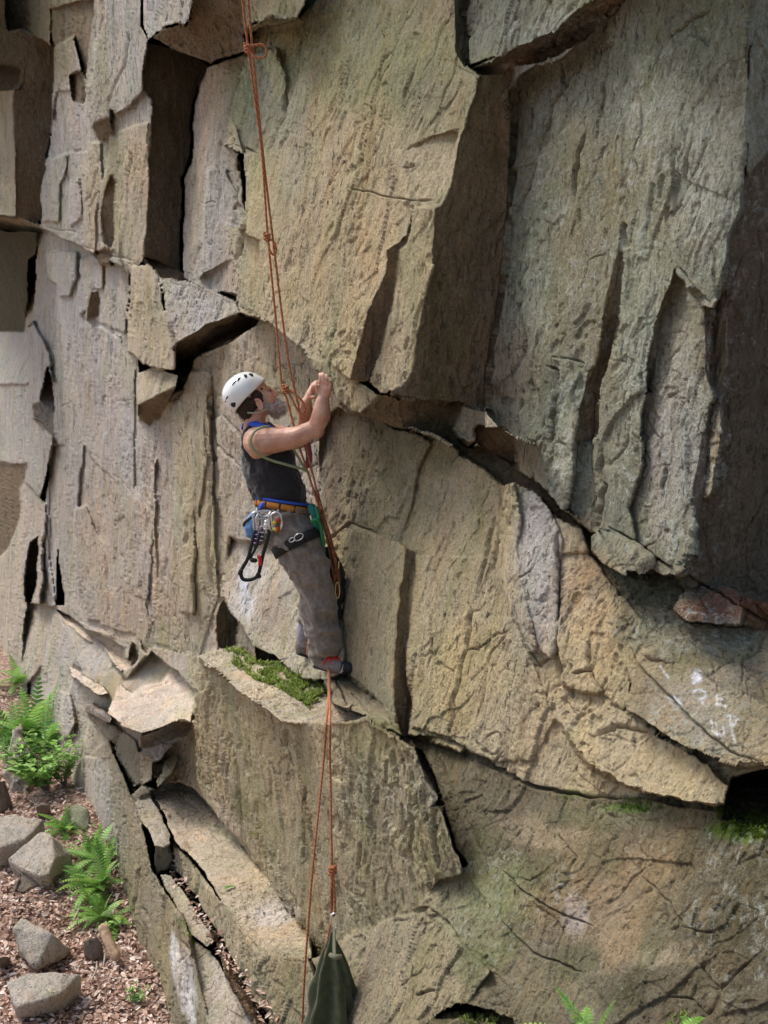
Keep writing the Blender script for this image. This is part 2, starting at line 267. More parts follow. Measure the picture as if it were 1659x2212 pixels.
# ---- K1 block and cavity
F(TANP, [(286,578),(318,574),(340,590),(349,612),(352,660),(380,742),(379,801),(342,798),(307,784),(276,759),(278,680)], [(286,600,.30),(340,600,.27),(300,780,.32),(379,780,.29)])
F(GREY, [(318,574),(349,600),(398,602),(460,625),(513,651),(516,679),(454,693),(429,710),(380,745),(360,700),(349,612)], [(349,612,.27),(513,651,.02),(380,742,.29),(510,675,.10)])
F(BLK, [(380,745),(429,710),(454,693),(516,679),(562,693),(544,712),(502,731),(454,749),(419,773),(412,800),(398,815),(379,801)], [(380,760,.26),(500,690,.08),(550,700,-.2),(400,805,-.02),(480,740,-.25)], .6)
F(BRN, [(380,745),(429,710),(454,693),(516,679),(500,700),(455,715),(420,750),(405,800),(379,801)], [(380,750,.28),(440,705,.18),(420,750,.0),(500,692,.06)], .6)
F(TANP, [(293,822),(297,805),(330,790),(384,812),(380,836),(340,855),(314,867),(300,874),(297,895)], [(295,830,.30),(380,820,.24),(310,870,.33)])
F(BRN, [(300,874),(314,867),(340,855),(380,836),(368,868),(345,900),(325,920),(297,902)], [(300,880,.32),(375,840,.24),(325,918,.12)])
F(BRN, [(190,640),(194,626),(216,628),(214,680),(200,688),(186,690)], [(190,640,.30),S(216,640,190,.30),(190,688,.28)])
F(BRN, [(310,555),(400,590),(398,605),(349,602),(330,580)], [(315,560,.22),(395,600,-.02),(340,600,.2)])
# ---- ramp and ledges lower left
F(PINK, [(60,1300),(120,1310),(150,1340),(270,1400),(260,1500),(200,1530),(180,1630),(190,1760),(262,1880),(241,1900),(235,1990),(100,1990),(100,1500),(40,1480)],
  [(100,1400,.40),(150,1550,.50),(188,1740,.58),(250,1870,.58)])
F(LAV, [(60,1480),(90,1440),(110,1490),(150,1500),(165,1560),(140,1600),(110,1560),(70,1530)], [(70,1500,.52),(150,1530,.50),(110,1440,.44),(140,1590,.58)])
F(LAV, [(128,1330),(160,1380),(182,1440),(175,1520),(150,1500),(120,1420)], [(130,1350,.36),(180,1440,.36),(150,1500,.44)])
F(LT, [(124,1315),(150,1330),(213,1378),(266,1415),(285,1440),(262,1450),(205,1395),(150,1350)], [(130,1325,.24),(266,1420,.20),(205,1390,.30)])
F(LAV, [(196,1385),(222,1392),(240,1420),(250,1450),(225,1500),(180,1465),(170,1430)], [(200,1400,.30),(245,1440,.28),(200,1470,.42)])
F(TANG, [(205,1460),(250,1450),(275,1470),(255,1500),(245,1530),(222,1500)], [(210,1470,.40),(270,1470,.32),(240,1520,.44)])
F(LT, [(148,1430),(180,1455),(222,1480),(235,1500),(215,1500),(180,1480),(155,1460)], [Z(150,1440,1.72),Z(230,1490,1.70),Z(180,1476,1.68)])
F(GBR, [(300,1340),(318,1325),(331,1355),(331,1390),(316,1412),(306,1400),(303,1370)], [(303,1350,.22),(328,1370,.17),(312,1410,.22)])
F(GBR, [(277,1432),(290,1375),(303,1345),(304,1380),(300,1425),(288,1438)], [(280,1425,.25),(302,1350,.21),(298,1425,.25)])
F(LT, [(253,1492),(275,1465),(328,1408),(351,1426),(385,1455),(420,1488),(420,1520),(417,1560),(373,1560),(340,1572),(306,1585),(285,1580),(262,1572),(235,1540)],
  [Z(328,1410,1.87),Z(419,1488,1.86),Z(306,1585,1.70),Z(253,1492,1.73)], .9)
F(PINK, [(262,1480),(275,1465),(328,1408),(351,1426),(372,1444),(350,1470),(310,1480),(285,1495)], [(270,1480,.36),(330,1410,.19),(365,1445,.15),(300,1490,.36)])
F(GREY, [(184,1525),(200,1518),(225,1535),(240,1550),(236,1562),(215,1555),(188,1538)], [Z(190,1525,1.60),Z(235,1550,1.60),Z(215,1555,1.52)])
F(GBR, [(186,1537),(215,1552),(248,1568),(293,1600),(305,1640),(308,1696),(290,1700),(262,1650),(240,1600),(200,1560)], [(190,1545,.50),(290,1610,.46),(300,1690,.54),(250,1600,.52)], 2.2)
F((.20,.155,.105), [(302,1590),(340,1573),(373,1561),(418,1561),(418,1567),(380,1590),(355,1602),(325,1612),(302,1614)], [(304,1592,.52),(417,1562,.24),(375,1563,.33),(325,1612,.40),(380,1588,.28)], .8)
F(LT, [(302,1625),(325,1612),(355,1603),(419,1566),(395,1595),(368,1621),(345,1642),(330,1648),(312,1640)], [Z(304,1626,1.47),Z(415,1568,1.57),Z(340,1645,1.42)], .8)
F(GBR, [(302,1625),(330,1648),(328,1682),(318,1692),(306,1696),(300,1660)], [(303,1630,.57),(329,1650,.55),(312,1690,.60)])
F(BRN, [(330,1648),(348,1645),(347,1665),(338,1682),(329,1680)], [(330,1655,.53),S(348,1655,330,.53),(335,1680,.53)])
F(TANG, [(348,1645),(372,1622),(385,1640),(372,1672),(350,1690),(338,1700),(335,1685),(347,1668)], [(350,1650,.48),(380,1640,.40),(345,1690,.56)])
F((.24,.19,.13), [(370,1621),(396,1594),(419,1566),(424,1600),(450,1630),(464,1660),(458,1700),(440,1724),(413,1701),(377,1690),(355,1692),(372,1672),(385,1640)],
  [(375,1640,.40),(420,1600,.28),(450,1690,.27),(375,1688,.40)], 1.5)
F(GBR, [(308,1696),(338,1700),(345,1702),(325,1712),(293,1734),(285,1715)], [Z(310,1700,1.12),Z(335,1704,1.12),Z(296,1730,1.02)])
# outer low wall (crest) O1
F(GBR, [(181,1633),(235,1600),(293,1734),(330,1880),(349,1912),(394,1982),(419,2052),(440,2156),(452,2215),(520,2400),(520,3300),(250,3300),(100,2400),(180,1990),(188,1748)],
  [(262,1874,.60),(370,2212,.76),(450,2212,.78),(394,1982,.74),(188,1748,.58),(290,1734,.62)])
F(GREY, [(181,1633),(235,1640),(240,1730),(255,1830),(262,1880),(225,1830),(188,1748)], [(185,1650,.56),(235,1650,.55),(225,1820,.59),(258,1870,.60)], .5)
# W1: wall under the mossy ledge
F(TANG, [(429,1421),(440,1440),(464,1455),(506,1487),(544,1512),(608,1557),(625,1564),(713,1557),(751,1557),(800,1545),(866,1599),(895,1615),(950,1740),(1000,1880),(1000,2300),(660,2300),(660,2027),(650,2010),(621,1965),(555,1862),(489,1781),(440,1724),(425,1690),(420,1560)],
  [(432,1440,.47),(625,1570,.47),(740,1560,.45),(541,1842,.24),(450,1720,.26),(700,2000,.36),(900,1800,.26)])
F((.30,.26,.19), [(700,2062),(770,2010),(850,1985),(920,1962),(958,1985),(1000,2040),(1062,2100),(1010,2165),(950,2190),(900,2225),(900,2420),(640,2420),(664,2080)],
  [(700,2100,.40),(980,2050,.38),(900,2210,.50),(760,2030,.36)])
F((.24,.21,.15), [(905,1960),(950,1900),(1000,1890),(1060,1960),(1090,2060),(1062,2100),(1000,2040),(958,1985)], [(930,1960,.33),(1000,1900,.26),(1060,2080,.38)])
# ledge top, colour brightened to paint in light from above
F((.52,.45,.37), [(429,1421),(445,1410),(478,1403),(520,1410),(552,1434),(612,1436),(646,1464),(702,1466),(712,1480),(735,1520),(760,1535),(790,1545),(751,1557),(713,1557),(625,1564),(608,1557),(544,1512),(506,1487),(464,1455),(440,1440)],
  [Z(432,1430,2.43),Z(625,1562,2.43),Z(700,1475,2.46),Z(500,1405,2.50),Z(740,1555,2.45)], .9)
F(GBR, [(702,1466),(720,1460),(745,1450),(800,1500),(850,1545),(866,1590),(800,1550),(760,1535),(720,1520)], [(705,1470,.16),(760,1480,.12),(760,1530,.36),(855,1580,.24)])
# bench, top painted brighter than the wall as if lit
F((.50,.42,.33), [(325,1708),(384,1690),(413,1701),(440,1724),(489,1781),(555,1862),(621,1965),(668,2030),(672,2074),(611,2064),(562,2056),(530,2024),(488,1962),(444,1884),(377,1812),(345,1755)],
  [Z(330,1712,1.02),Z(384,1692,1.02),Z(541,1845,1.08),Z(489,1958,1.08),Z(600,1960,1.10),Z(600,2060,1.10)], .7)
F(TANG, [(377,1821),(430,1880),(489,1961),(559,2052),(575,2110),(590,2200),(600,2300),(575,2300),(545,2180),(500,2080),(440,1975),(384,1890)],
  [(380,1840,.52),(489,1970,.60),(559,2065,.63),(570,2190,.64),(400,1920,.52)])
F(GBR, [(559,2052),(611,2062),(664,2069),(690,2140),(700,2300),(590,2300),(575,2120)], [(565,2070,.63),(660,2080,.58),(640,2250,.66)], 1.4)
F(PINK, [(288,1734),(326,1712),(345,1756),(364,1803),(367,1822),(350,1832),(337,1829),(319,1794),(300,1775)], [Z(292,1736,1.02),Z(326,1714,1.04),Z(362,1822,.97)])
F(GBR, [(337,1829),(350,1832),(367,1822),(374,1850),(366,1878),(337,1889),(334,1860)], [(337,1835,.63),S(366,1835,337,.63),(338,1885,.63)])
F(PINK, [(345,1888),(370,1891),(468,2034),(447,2045),(412,2017),(356,1915)], [Z(350,1890,.72),Z(468,2034,.78),Z(412,2015,.72)])
F(PINK, [(408,2024),(454,2052),(489,2107),(545,2202),(580,2300),(470,2300),(430,2110)], [Z(410,2030,.66),Z(489,2110,.68),Z(500,2200,.60)])
F((.24,.16,.11), [(366,1880),(384,1885),(436,1955),(482,2030),(525,2110),(578,2195),(590,2300),(560,2300),(545,2202),(489,2107),(468,2045),(455,2015),(400,1930)], [Z(380,1890,.62),Z(500,2080,.60),Z(580,2200,.52)], 1.3)
# bottom right cavity
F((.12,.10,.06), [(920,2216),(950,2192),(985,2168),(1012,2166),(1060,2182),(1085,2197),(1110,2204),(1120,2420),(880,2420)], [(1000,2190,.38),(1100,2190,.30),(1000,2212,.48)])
F(GBR, [(960,2212),(1000,2200),(1030,2212),(1080,2300),(1080,2400),(900,2400)], [(1000,2204,.62),(960,2212,.64),(1000,2300,.6)])

# cracks: (points, half width px, depth m [, ridge height m, ridge reach px (left/up side)])
CRK = [
 ([(487,318),(488,258),(505,190),(525,125)],3,.05), ([(487,314),(530,320),(560,330)],2,.04),
 ([(756,408),(790,414),(850,427),(905,435),(935,434)],2,.035), ([(870,360),(895,355)],2,.02),
 ([(878,325),(920,300),(985,280)],3,.02), ([(612,200),(606,250),(590,290),(580,320)],5,.05),
 ([(618,280),(605,320)],3,.03),([(680,410),(678,450)],2,.02),([(632,500),(622,560),(618,600)],2,.02),
 ([(752,440),(745,500),(740,560)],1.5,.012),([(850,180),(830,260),(800,330)],1.5,.012),
 ([(515,320),(516,440),(528,470),(520,520),(508,570)],4,.05),([(475,300),(470,360),(500,370)],3,.03),
 ([(846,848),(888,862),(993,874),(1050,885)],2.5,.04),
 ([(1104,180),(1106,300),(1098,500),(1088,620),(1062,750),(1052,880)],4,.10),
 ([(1205,135),(1216,190),(1240,150)],3,.05),([(1216,190),(1190,230),(1170,290)],4,.04),([(1165,345),(1140,400),(1115,460)],4,.05),
 ([(1268,290),(1250,340),(1240,420)],2.5,.05),([(1250,450),(1252,480)],2,.03),([(1300,180),(1305,210),(1298,250)],2,.025),
 ([(1345,480),(1352,540)],6,.04),([(1459,575),(1500,620),(1534,650)],3,.05),
 ([(1450,80),(1490,45),(1540,20)],3,.03),([(1285,150),(1295,110),(1330,90)],4,.03),
 ([(1296,850),(1290,900),(1300,980),(1300,1040)],3,.05),([(1180,790),(1210,800),(1200,900),(1186,960)],4,.05),
 ([(1190,770),(1225,775),(1262,785)],2.5,.04),([(1300,1040),(1310,1050),(1296,1110),(1292,1150)],4,.06),
 ([(1440,1010),(1430,1080)],3,.03),([(1445,860),(1460,850)],3,.03),([(1350,1235),(1400,1240),(1450,1232)],3,.05),
 ([(1320,1140),(1380,1180),(1430,1210),(1510,1262),(1659,1345)],3.5,.07),
 ([(1065,1110),(1055,1170),(1045,1220),(1030,1270)],3,.05),([(1010,1300),(1012,1360),(1000,1420),(985,1500),(975,1560),(970,1595)],3,.05),
 ([(1072,1060),(1078,1140),(1060,1240)],3,.03),([(925,1330),(930,1370),(925,1420)],2,.02),([(905,1370),(912,1430),(910,1490)],2,.02),
 ([(1206,1150),(1208,1290),(1206,1380),(1215,1480)],3,.05),([(1275,1390),(1278,1440),(1272,1450),(1240,1455)],3,.05),([(1276,1450),(1300,1500),(1325,1520)],2.5,.04),
 ([(1150,1410),(1165,1440),(1205,1410)],4,.05),([(1365,1400),(1385,1440),(1440,1500),(1500,1560),(1570,1620),(1659,1645)],3,.03),
 ([(1352,1534),(1429,1590),(1492,1625),(1551,1646)],3.5,.05),
 ([(1290,1590),(1330,1570),(1400,1580)],6,.035),([(866,1595),(900,1590),(960,1600),(1010,1625),(1060,1652),(1150,1702),(1275,1720),(1394,1724),(1544,1750)],4,.08),
 ([(760,1500),(800,1540),(866,1570)],3,.05),([(725,1470),(740,1500),(755,1530)],3,.05),([(735,1440),(800,1500)],2,.02),
 ([(700,1180),(760,1130),(820,1155)],3,.03),
 ([(938,1700),(950,1720),(935,1770),(940,1830),(950,1880)],4,.06),([(950,1640),(965,1700)],4,.04),([(1000,1740),(1020,1800),(1040,1840)],2.5,.04),
 ([(765,1660),(790,1700),(798,1740)],3,.03),([(620,1575),(612,1620)],5,.04),([(640,1600),(650,1650)],4,.04),([(660,1700),(655,1740)],3,.03),
 ([(830,1640),(830,1700)],2.5,.03),([(890,1760),(885,1860),(900,1900)],3,.03),([(655,1770),(660,1860)],4,.03),([(780,1820),(775,1880)],3,.025),
 ([(850,1990),(920,1960),(960,1990),(1000,2040)],5,.03),([(1080,1990),(1150,2060),(1260,2100)],3,.025),
 ([(1080,1880),(1130,1930),(1200,1970),(1280,2000)],3,.03),([(1380,1890),(1440,1950),(1480,2010)],3,.02),([(1200,1800),(1240,1850),(1220,1900)],2,.02),
 ([(900,2150),(940,2140),(960,2050)],3,.03),([(1430,1950),(1436,2000)],4,.02),
 ([(450,787),(446,850),(450,909)],5,.06),([(478,895),(510,930),(530,960)],2.5,.03),([(455,905),(470,960),(520,1010)],2.5,.03),
 ([(448,920),(455,1040),(450,1200),(460,1280)],2.5,.03),([(310,785),(330,800),(352,806)],2.5,.03),([(276,760),(272,810)],2,.02),
 ([(117,700),(114,740),(112,800)],3,.06),([(160,560),(162,620)],2,.03),([(170,540),(172,600),(180,690)],3,.04),([(215,700),(260,730)],3,.04),
 ([(228,740),(240,790),(242,830)],4,.03),([(136,780),(132,860)],2,.02),([(168,800),(163,880)],1.5,.02),([(178,780),(174,900)],1.5,.02),([(152,750),(146,820)],1.5,.02),
 ([(186,960),(180,940),(170,910)],3,.03),([(130,880),(150,870)],3,.03),([(230,1010),(300,1080),(330,1110)],2,.02),([(115,680),(112,760),(115,790)],3,.03),
 ([(250,865),(295,862)],2,.02),([(318,950),(320,1040),(314,1240),(320,1320)],2.5,.025),([(360,950),(365,1000)],3,.03),([(405,1110),(400,1180)],3,.03),
 ([(90,1340),(85,1450)],2,.03),([(104,1400),(105,1460)],2,.03),([(165,1300),(190,1350),(230,1385)],3,.03),
 ([(90,1100),(100,1180)],3,.04),([(100,490),(130,497),(170,503)],3,.05),([(170,530),(210,545),(290,565)],3,.04),
 ([(305,0),(308,45),(300,80)],2,.03),([(280,70),(272,130),(245,180),(235,230)],4,.05),([(205,300),(215,360),(195,420),(180,440)],3,.05),([(145,320),(135,370)],4,.05),
 ([(215,410),(190,450)],3,.05),([(250,390),(255,470)],2,.03),([(290,330),(295,430)],1.5,.02),([(273,300),(275,430)],1.5,.02),([(300,390),(302,500)],1.5,.02),
 ([(225,1530),(240,1580),(250,1600)],3,.03),([(252,1480),(258,1500),(270,1520)],3,.03),([(350,1530),(380,1540)],2,.02),
 ([(326,1712),(350,1760),(372,1812)],3,.08),([(395,1830),(410,1850),(420,1870)],2,.01),([(302,1870),(290,1980)],3,.05),([(312,1960),(322,2000)],4,.04),
 ([(290,1990),(285,2050),(300,2100)],3,.04),([(395,2030),(440,2100)],2,.02),([(555,2100),(562,2160)],3,.04),
 ([(430,1440),(424,1500),(420,1560)],3,.03),([(520,1500),(512,1540)],2,.02),([(540,1600),(545,1660)],2,.02),([(500,1600),(490,1680)],2,.02),
]
# colour washes: lichen, chalk, stains; also painted shade, lower right and in the recess by the climber: x, y, rx, ry, colour, strength
ST = [
 (600,230,60,120,(.27,.29,.23),.55),(780,110,230,130,(.27,.285,.15),.7),(960,230,90,110,(.28,.27,.16),.5),(640,420,60,150,(.33,.31,.24),.5),(520,200,40,70,(.26,.30,.16),.6),(560,420,50,90,(.36,.34,.19),.5),
 (700,560,150,160,(.42,.32,.21),.5),(900,200,60,60,(.14,.14,.10),.35),(620,840,110,70,(.30,.27,.14),.6),(560,760,70,50,(.40,.34,.28),.5),
 (1490,330,120,200,(.36,.38,.35),.7),(1250,430,110,160,(.24,.21,.13),.6),(1170,520,60,170,(.30,.33,.27),.5),(1240,650,80,170,(.26,.235,.15),.5),
 (1380,450,70,150,(.27,.26,.15),.4),(1570,80,90,100,(.19,.22,.18),.5),(1460,1000,60,170,(.36,.36,.34),.7),(1380,700,50,220,(.33,.36,.30),.6),
 (1460,820,60,120,(.34,.33,.31),.5),(1110,800,60,100,(.19,.165,.12),.7),(1190,860,22,80,(.08,.09,.06),.6),(1230,980,20,120,(.36,.36,.27),.6),
 (1400,1270,130,40,(.11,.13,.10),.8),(1370,1350,60,60,(.10,.11,.075),.5),(1480,1370,140,40,(.20,.21,.16),.6),(1530,1570,70,60,(.32,.34,.36),.35),
 (1200,60,100,40,(.30,.31,.28),.6),(990,60,12,60,(.12,.16,.13),.7),
 (800,1000,90,90,(.22,.19,.12),.7),(950,970,60,50,(.17,.16,.10),.6),(720,1050,25,120,(.18,.15,.12),.6),(880,1080,60,60,(.24,.22,.15),.5),
 (1120,1330,40,80,(.30,.28,.24),.4),(1000,1450,90,110,(.42,.345,.20),.5),(1280,1290,60,90,(.43,.335,.23),.6),
 (850,1700,90,80,(.34,.31,.25),.5),(1080,1930,90,70,(.22,.26,.13),.6),(1060,2040,60,50,(.17,.20,.10),.5),(1010,1990,40,60,(.18,.21,.11),.4),(1250,1920,130,110,(.30,.23,.15),.5),
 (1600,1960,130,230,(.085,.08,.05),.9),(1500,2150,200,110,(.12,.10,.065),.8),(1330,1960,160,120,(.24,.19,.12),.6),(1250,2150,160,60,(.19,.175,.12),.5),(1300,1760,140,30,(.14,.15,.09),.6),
 (1240,1980,26,40,(.40,.36,.34),.7),(1420,2070,50,20,(.42,.36,.27),.6),(1200,1810,90,20,(.42,.36,.28),.5),
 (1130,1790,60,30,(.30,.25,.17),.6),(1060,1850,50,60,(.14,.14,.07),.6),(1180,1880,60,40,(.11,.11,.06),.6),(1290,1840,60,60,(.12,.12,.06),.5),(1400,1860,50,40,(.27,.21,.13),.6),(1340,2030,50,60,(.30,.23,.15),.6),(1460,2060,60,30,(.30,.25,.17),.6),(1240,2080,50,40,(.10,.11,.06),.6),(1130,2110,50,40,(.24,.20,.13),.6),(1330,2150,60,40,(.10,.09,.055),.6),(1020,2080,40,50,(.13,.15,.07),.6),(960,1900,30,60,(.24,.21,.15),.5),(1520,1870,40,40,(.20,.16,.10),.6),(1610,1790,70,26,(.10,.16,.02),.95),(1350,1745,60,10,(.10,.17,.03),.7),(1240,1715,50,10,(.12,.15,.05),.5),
 (450,1150,60,150,(.38,.33,.23),.4),(170,950,100,200,(.38,.35,.33),.5),(250,1150,100,120,(.42,.36,.32),.5),(270,1320,70,60,(.38,.28,.20),.5),
 (545,1240,30,40,(.62,.64,.66),.45),(520,1300,30,40,(.60,.62,.64),.3),(600,1330,30,60,(.25,.19,.13),.5),
 (330,1560,70,45,(.52,.46,.41),.6),(600,1975,45,25,(.60,.57,.58),.55),(440,1780,80,60,(.50,.40,.33),.5),
 (380,2060,12,50,(.72,.72,.74),.85),(400,2120,14,60,(.70,.70,.72),.85),(415,2180,12,40,(.68,.68,.70),.8),(340,2100,30,90,(.42,.34,.20),.4),
 (280,2010,10,80,(.14,.18,.06),.5),(325,2150,10,60,(.16,.21,.05),.6),(520,1740,20,40,(.14,.14,.05),.6),(470,1620,60,60,(.33,.28,.19),.4),
 (780,840,60,30,(.40,.33,.22),.4),(120,30,60,50,(.19,.18,.11),.5),
 (1540,1500,100,50,(.33,.30,.26),.35),(660,1850,60,90,(.31,.28,.21),.4),(760,2100,80,60,(.30,.25,.19),.5),
]

def build_cliff():
    gx = np.concatenate([np.arange(-170, -6, 7.), np.arange(-6, 1672, 2.0), np.arange(1678, 1960, 7.), np.arange(2000, 3500, 100.)])
    gy = np.concatenate([np.arange(-1600, -100, 100.), np.arange(-100, -6, 7.), np.arange(-6, 2222, 2.0), np.arange(2228, 2420, 8.), np.arange(2460, 3300, 90.)])
    GX, GY = np.meshgrid(gx, gy)
    # ragged edges: the outlines wander a little
    q = np.stack([GX / 26., GY / 38., np.zeros_like(GX)], -1)
    wx = GX + 2.6 * fbm(q, 2, 5, .45); wy = GY + 2.6 * fbm(q, 2, 55, .45)
    own = np.zeros(GX.shape, int); W = np.zeros(GX.shape); col = np.zeros(GX.shape + (3,)); rg = np.ones(GX.shape)
    for k, (c, pts, ctl, rough) in enumerate(FAC):
        A = np.array([[1, x / 1000., y / 1000.] for x, y, h in ctl]); b = np.array([1.0 / float(tdepth(x, y, h)) for x, y, h in ctl])
        co = np.linalg.lstsq(A, b, rcond=None)[0]
        P = np.array(pts, float); x0, y0 = P.min(0) - 14; x1, y1 = P.max(0) + 14
        ix = np.where((gx >= x0) & (gx <= x1))[0]; iy = np.where((gy >= y0) & (gy <= y1))[0]
        if len(ix) == 0 or len(iy) == 0: continue
        sl = (slice(iy[0], iy[-1] + 1), slice(ix[0], ix[-1] + 1))
        X, Y = wx[sl], wy[sl]; ins = np.zeros(X.shape, bool)
        for i in range(len(P)):
            xa, ya = P[i]; xb, yb = P[(i + 1) % len(P)]
            if ya == yb: continue
            cnd = (ya > Y) != (yb > Y); ins ^= cnd & (X < (xb - xa) * (Y - ya) / (yb - ya) + xa)
        w_ = co[0] + co[1] * GX[sl] / 1000. + co[2] * GY[sl] / 1000.
        w_ = np.maximum(w_, 1 / 34.)
        own[sl] = np.where(ins, k, own[sl]); W[sl] = np.where(ins, w_, W[sl]); rg[sl] = np.where(ins, rough, rg[sl])
        for j in range(3): col[sl + (j,)] = np.where(ins, c[j], col[sl + (j,)])
    # weathering runs across neighbouring faces: soften the tints between the open faces
    lum = col.sum(-1); mk = ((lum > .55) & (lum < 1.6)).astype(float)[..., None]
    cb_ = col * mk; mb_ = mk.copy()
    def box(a, r, ax):
        c = np.cumsum(a, ax); n = a.shape[ax]; hi = np.clip(np.arange(n) + r, 0, n - 1); lo = np.clip(np.arange(n) - r, 0, n - 1)
        return np.take(c, hi, ax) - np.take(c, lo, ax)
    for it in range(2):
        for ax in (0, 1): cb_ = box(cb_, 16, ax) / 32; mb_ = box(mb_, 16, ax) / 32
    cb_ = cb_ / np.maximum(mb_, 1e-4)
    col = np.where((mk > 0) & (mb_ > .02), .35 * col + .65 * cb_, col)
    # round the arrises, leave real depth jumps alone
    for it in range(1):
        for ax in (0, 1):
            a = np.roll(W, 1, ax); b = np.roll(W, -1, ax)
            if ax == 0: a[0] = W[0]; b[-1] = W[-1]
            else: a[:, 0] = W[:, 0]; b[:, -1] = W[:, -1]
            ok = (np.abs(a - W) < .05 * W) & (np.abs(b - W) < .05 * W)
            W = np.where(ok, (a + 2 * W + b) / 4, W)
            ca = np.roll(col, 1, ax); cb = np.roll(col, -1, ax); col[2:-2, 2:-2] = ((ca + 2 * col + cb) / 4)[2:-2, 2:-2]
    def pos(W):
        return rays(GX, GY) / W[..., None] + CAMP
    P = pos(W)
    jump = np.zeros(W.shape, bool)
    for ax in (0, 1):
        a = np.roll(W, 1, ax); jump |= np.abs(a - W) > .04 * W; a = np.roll(W, -1, ax); jump |= np.abs(a - W) > .04 * W
    # normals from a smoothed copy
    Ws = W.copy()
    for it in range(4):
        for ax in (0, 1): Ws = (np.roll(Ws, 1, ax) + 2 * Ws + np.roll(Ws, -1, ax)) / 4
    Ps = pos(Ws); du = np.gradient(Ps, axis=1); dv = np.gradient(Ps, axis=0)
    nn = np.cross(dv, du); nn /= np.linalg.norm(nn, axis=-1, keepdims=True) + 1e-9
    V = CAMP - P; V /= np.linalg.norm(V, axis=-1, keepdims=True)
    nn *= np.sign((nn * V).sum(-1, keepdims=True)); dt = (nn * V).sum(-1, keepdims=True)
    nn = nn + V * np.clip(.3 - dt, 0, 1); nn = nn + .25 * N; nn /= np.linalg.norm(nn, axis=-1, keepdims=True)
    # rock coordinates: along wall, up, out
    s = (P - P0) @ U; t = P[..., 2]; h = (P - P0) @ N
    t2 = t + .28 * s * 0 ; s2 = s + .14 * t
    q = np.stack([s2, t2, h], -1)
    RM = np.array(Matrix.Rotation(.7, 3, Vector((1, .6, .3))))
    d = .011 * fbm(q * np.array([1.6, 1.1, 1.6]), 3, 3)
    q2 = q + .08 * np.stack([vnoise(q * 4, 71), vnoise(q * 4, 72), vnoise(q * 4, 73)], -1)
    d += .011 * chips(q2 * np.array([3.4, 1.7, 3.4]), 11)
    d += .0055 * chips(q2 * np.array([9.5, 4.6, 9.5]), 23)
    zone = np.clip(.5 + 1.1 * fbm(q * 1.3, 2, 91), 0, 1)
    d += (.3 + zone) * .0032 * chips(q2 * np.array([26, 8, 26.]), 31)
    gr = fbm(q2 * np.array([34., 3.6, 34.]), 3, 41)          # upright grain of the gneiss
    d += .0013 * gr
    rd = 1 - np.abs(fbm(q2 * np.array([5.5, 2.0, 5.5]), 3, 47)); crk = np.clip((rd - .93) / .07, 0, 1)
    d -= .004 * crk * zone
    rd2 = 1 - np.abs(fbm(q2 * np.array([15., 4.5, 15.]), 2, 49)); d -= .004 * np.clip((rd2 - .92) / .08, 0, 1) * zone
    d += .0016 * fbm((q @ RM) * 43., 2, 61)
    q3 = q + .10 * np.stack([fbm(q * 3.1, 3, 171), fbm(q * 3.1, 3, 172), fbm(q * 3.1, 3, 173)], -1); m1 = fbm(q * 2.2, 2, 181); m2 = fbm(q * 4.5, 2, 182)
    e1 = edges(q3 * np.array([2.6, .95, 2.6]), 211); d -= .014 * np.exp(-(e1 / .014) ** 2) * np.clip(m1 * 3 - .1, 0, 1)
    e2 = edges(q3 * np.array([8., 2.6, 8.]), 221); d -= .007 * np.exp(-(e2 / .035) ** 2) * np.clip(m2 * 3 - .2, 0, 1)
    pz = np.clip(fbm(q * 1.9, 2, 191) * 2.2 - .1, 0, 1); pn = fbm(q2 * np.array([24., 12., 24.]), 2, 193); d -= .012 * pz * np.clip((pn - .32) / .18, 0, 1)
    d *= (.35 + .65 * rg) * np.where(jump, .3, 1)
    # drawn cracks
    jx = GX + 2.6 * fbm(np.stack([GX / 21., GY / 21., GX * 0], -1), 2, 81, .5); jy = GY + 2.6 * fbm(np.stack([GX / 21., GY / 21., GX * 0 + 9], -1), 2, 82, .5)
    for pts, wd, dp in CRK:
        dp *= .75
        if pts[0][0] < 330 and pts[0][1] < 1650: dp *= .5; wd *= .7
        A = np.array(pts, float); m = 30
        ix = np.where((gx >= A[:, 0].min() - m) & (gx <= A[:, 0].max() + m))[0]; iy = np.where((gy >= A[:, 1].min() - m) & (gy <= A[:, 1].max() + m))[0]
        if len(ix) < 2 or len(iy) < 2: continue
        sl = (slice(iy[0], iy[-1] + 1), slice(ix[0], ix[-1] + 1)); X, Y = jx[sl], jy[sl]
        best = np.full(X.shape, 1e9); sg = np.zeros(X.shape)
        Ltot = sum(np.hypot(*(A[i + 1] - A[i])) for i in range(len(A) - 1)); run = 0; par = np.zeros(X.shape)
        for i in range(len(A) - 1):
            a, b = A[i], A[i + 1]; ab = b - a; L = np.hypot(*ab)
            tt = np.clip(((X - a[0]) * ab[0] + (Y - a[1]) * ab[1]) / (L * L), 0, 1)
            ddx = X - (a[0] + tt * ab[0]); ddy = Y - (a[1] + tt * ab[1]); dd = np.hypot(ddx, ddy)
            m_ = dd < best; best = np.where(m_, dd, best); par = np.where(m_, (run + tt * L) / Ltot, par)
            cr = ab[0] * ddy - ab[1] * ddx
            sg = np.where(m_, np.sign(cr) * (1 if ab[1] > 0 or (ab[1] == 0 and ab[0] < 0) else -1), sg); run += L
        tap = np.clip(np.minimum(par, 1 - par) * 6 + .35, 0, 1)
        d[sl] += -dp * 1.0 * tap * np.exp(-(best / (wd * tap * .8)) ** 2) + np.where(sg > 0, 1, 0) * dp * .32 * tap * np.exp(-best / 13.)
    P = P + nn * d[..., None]
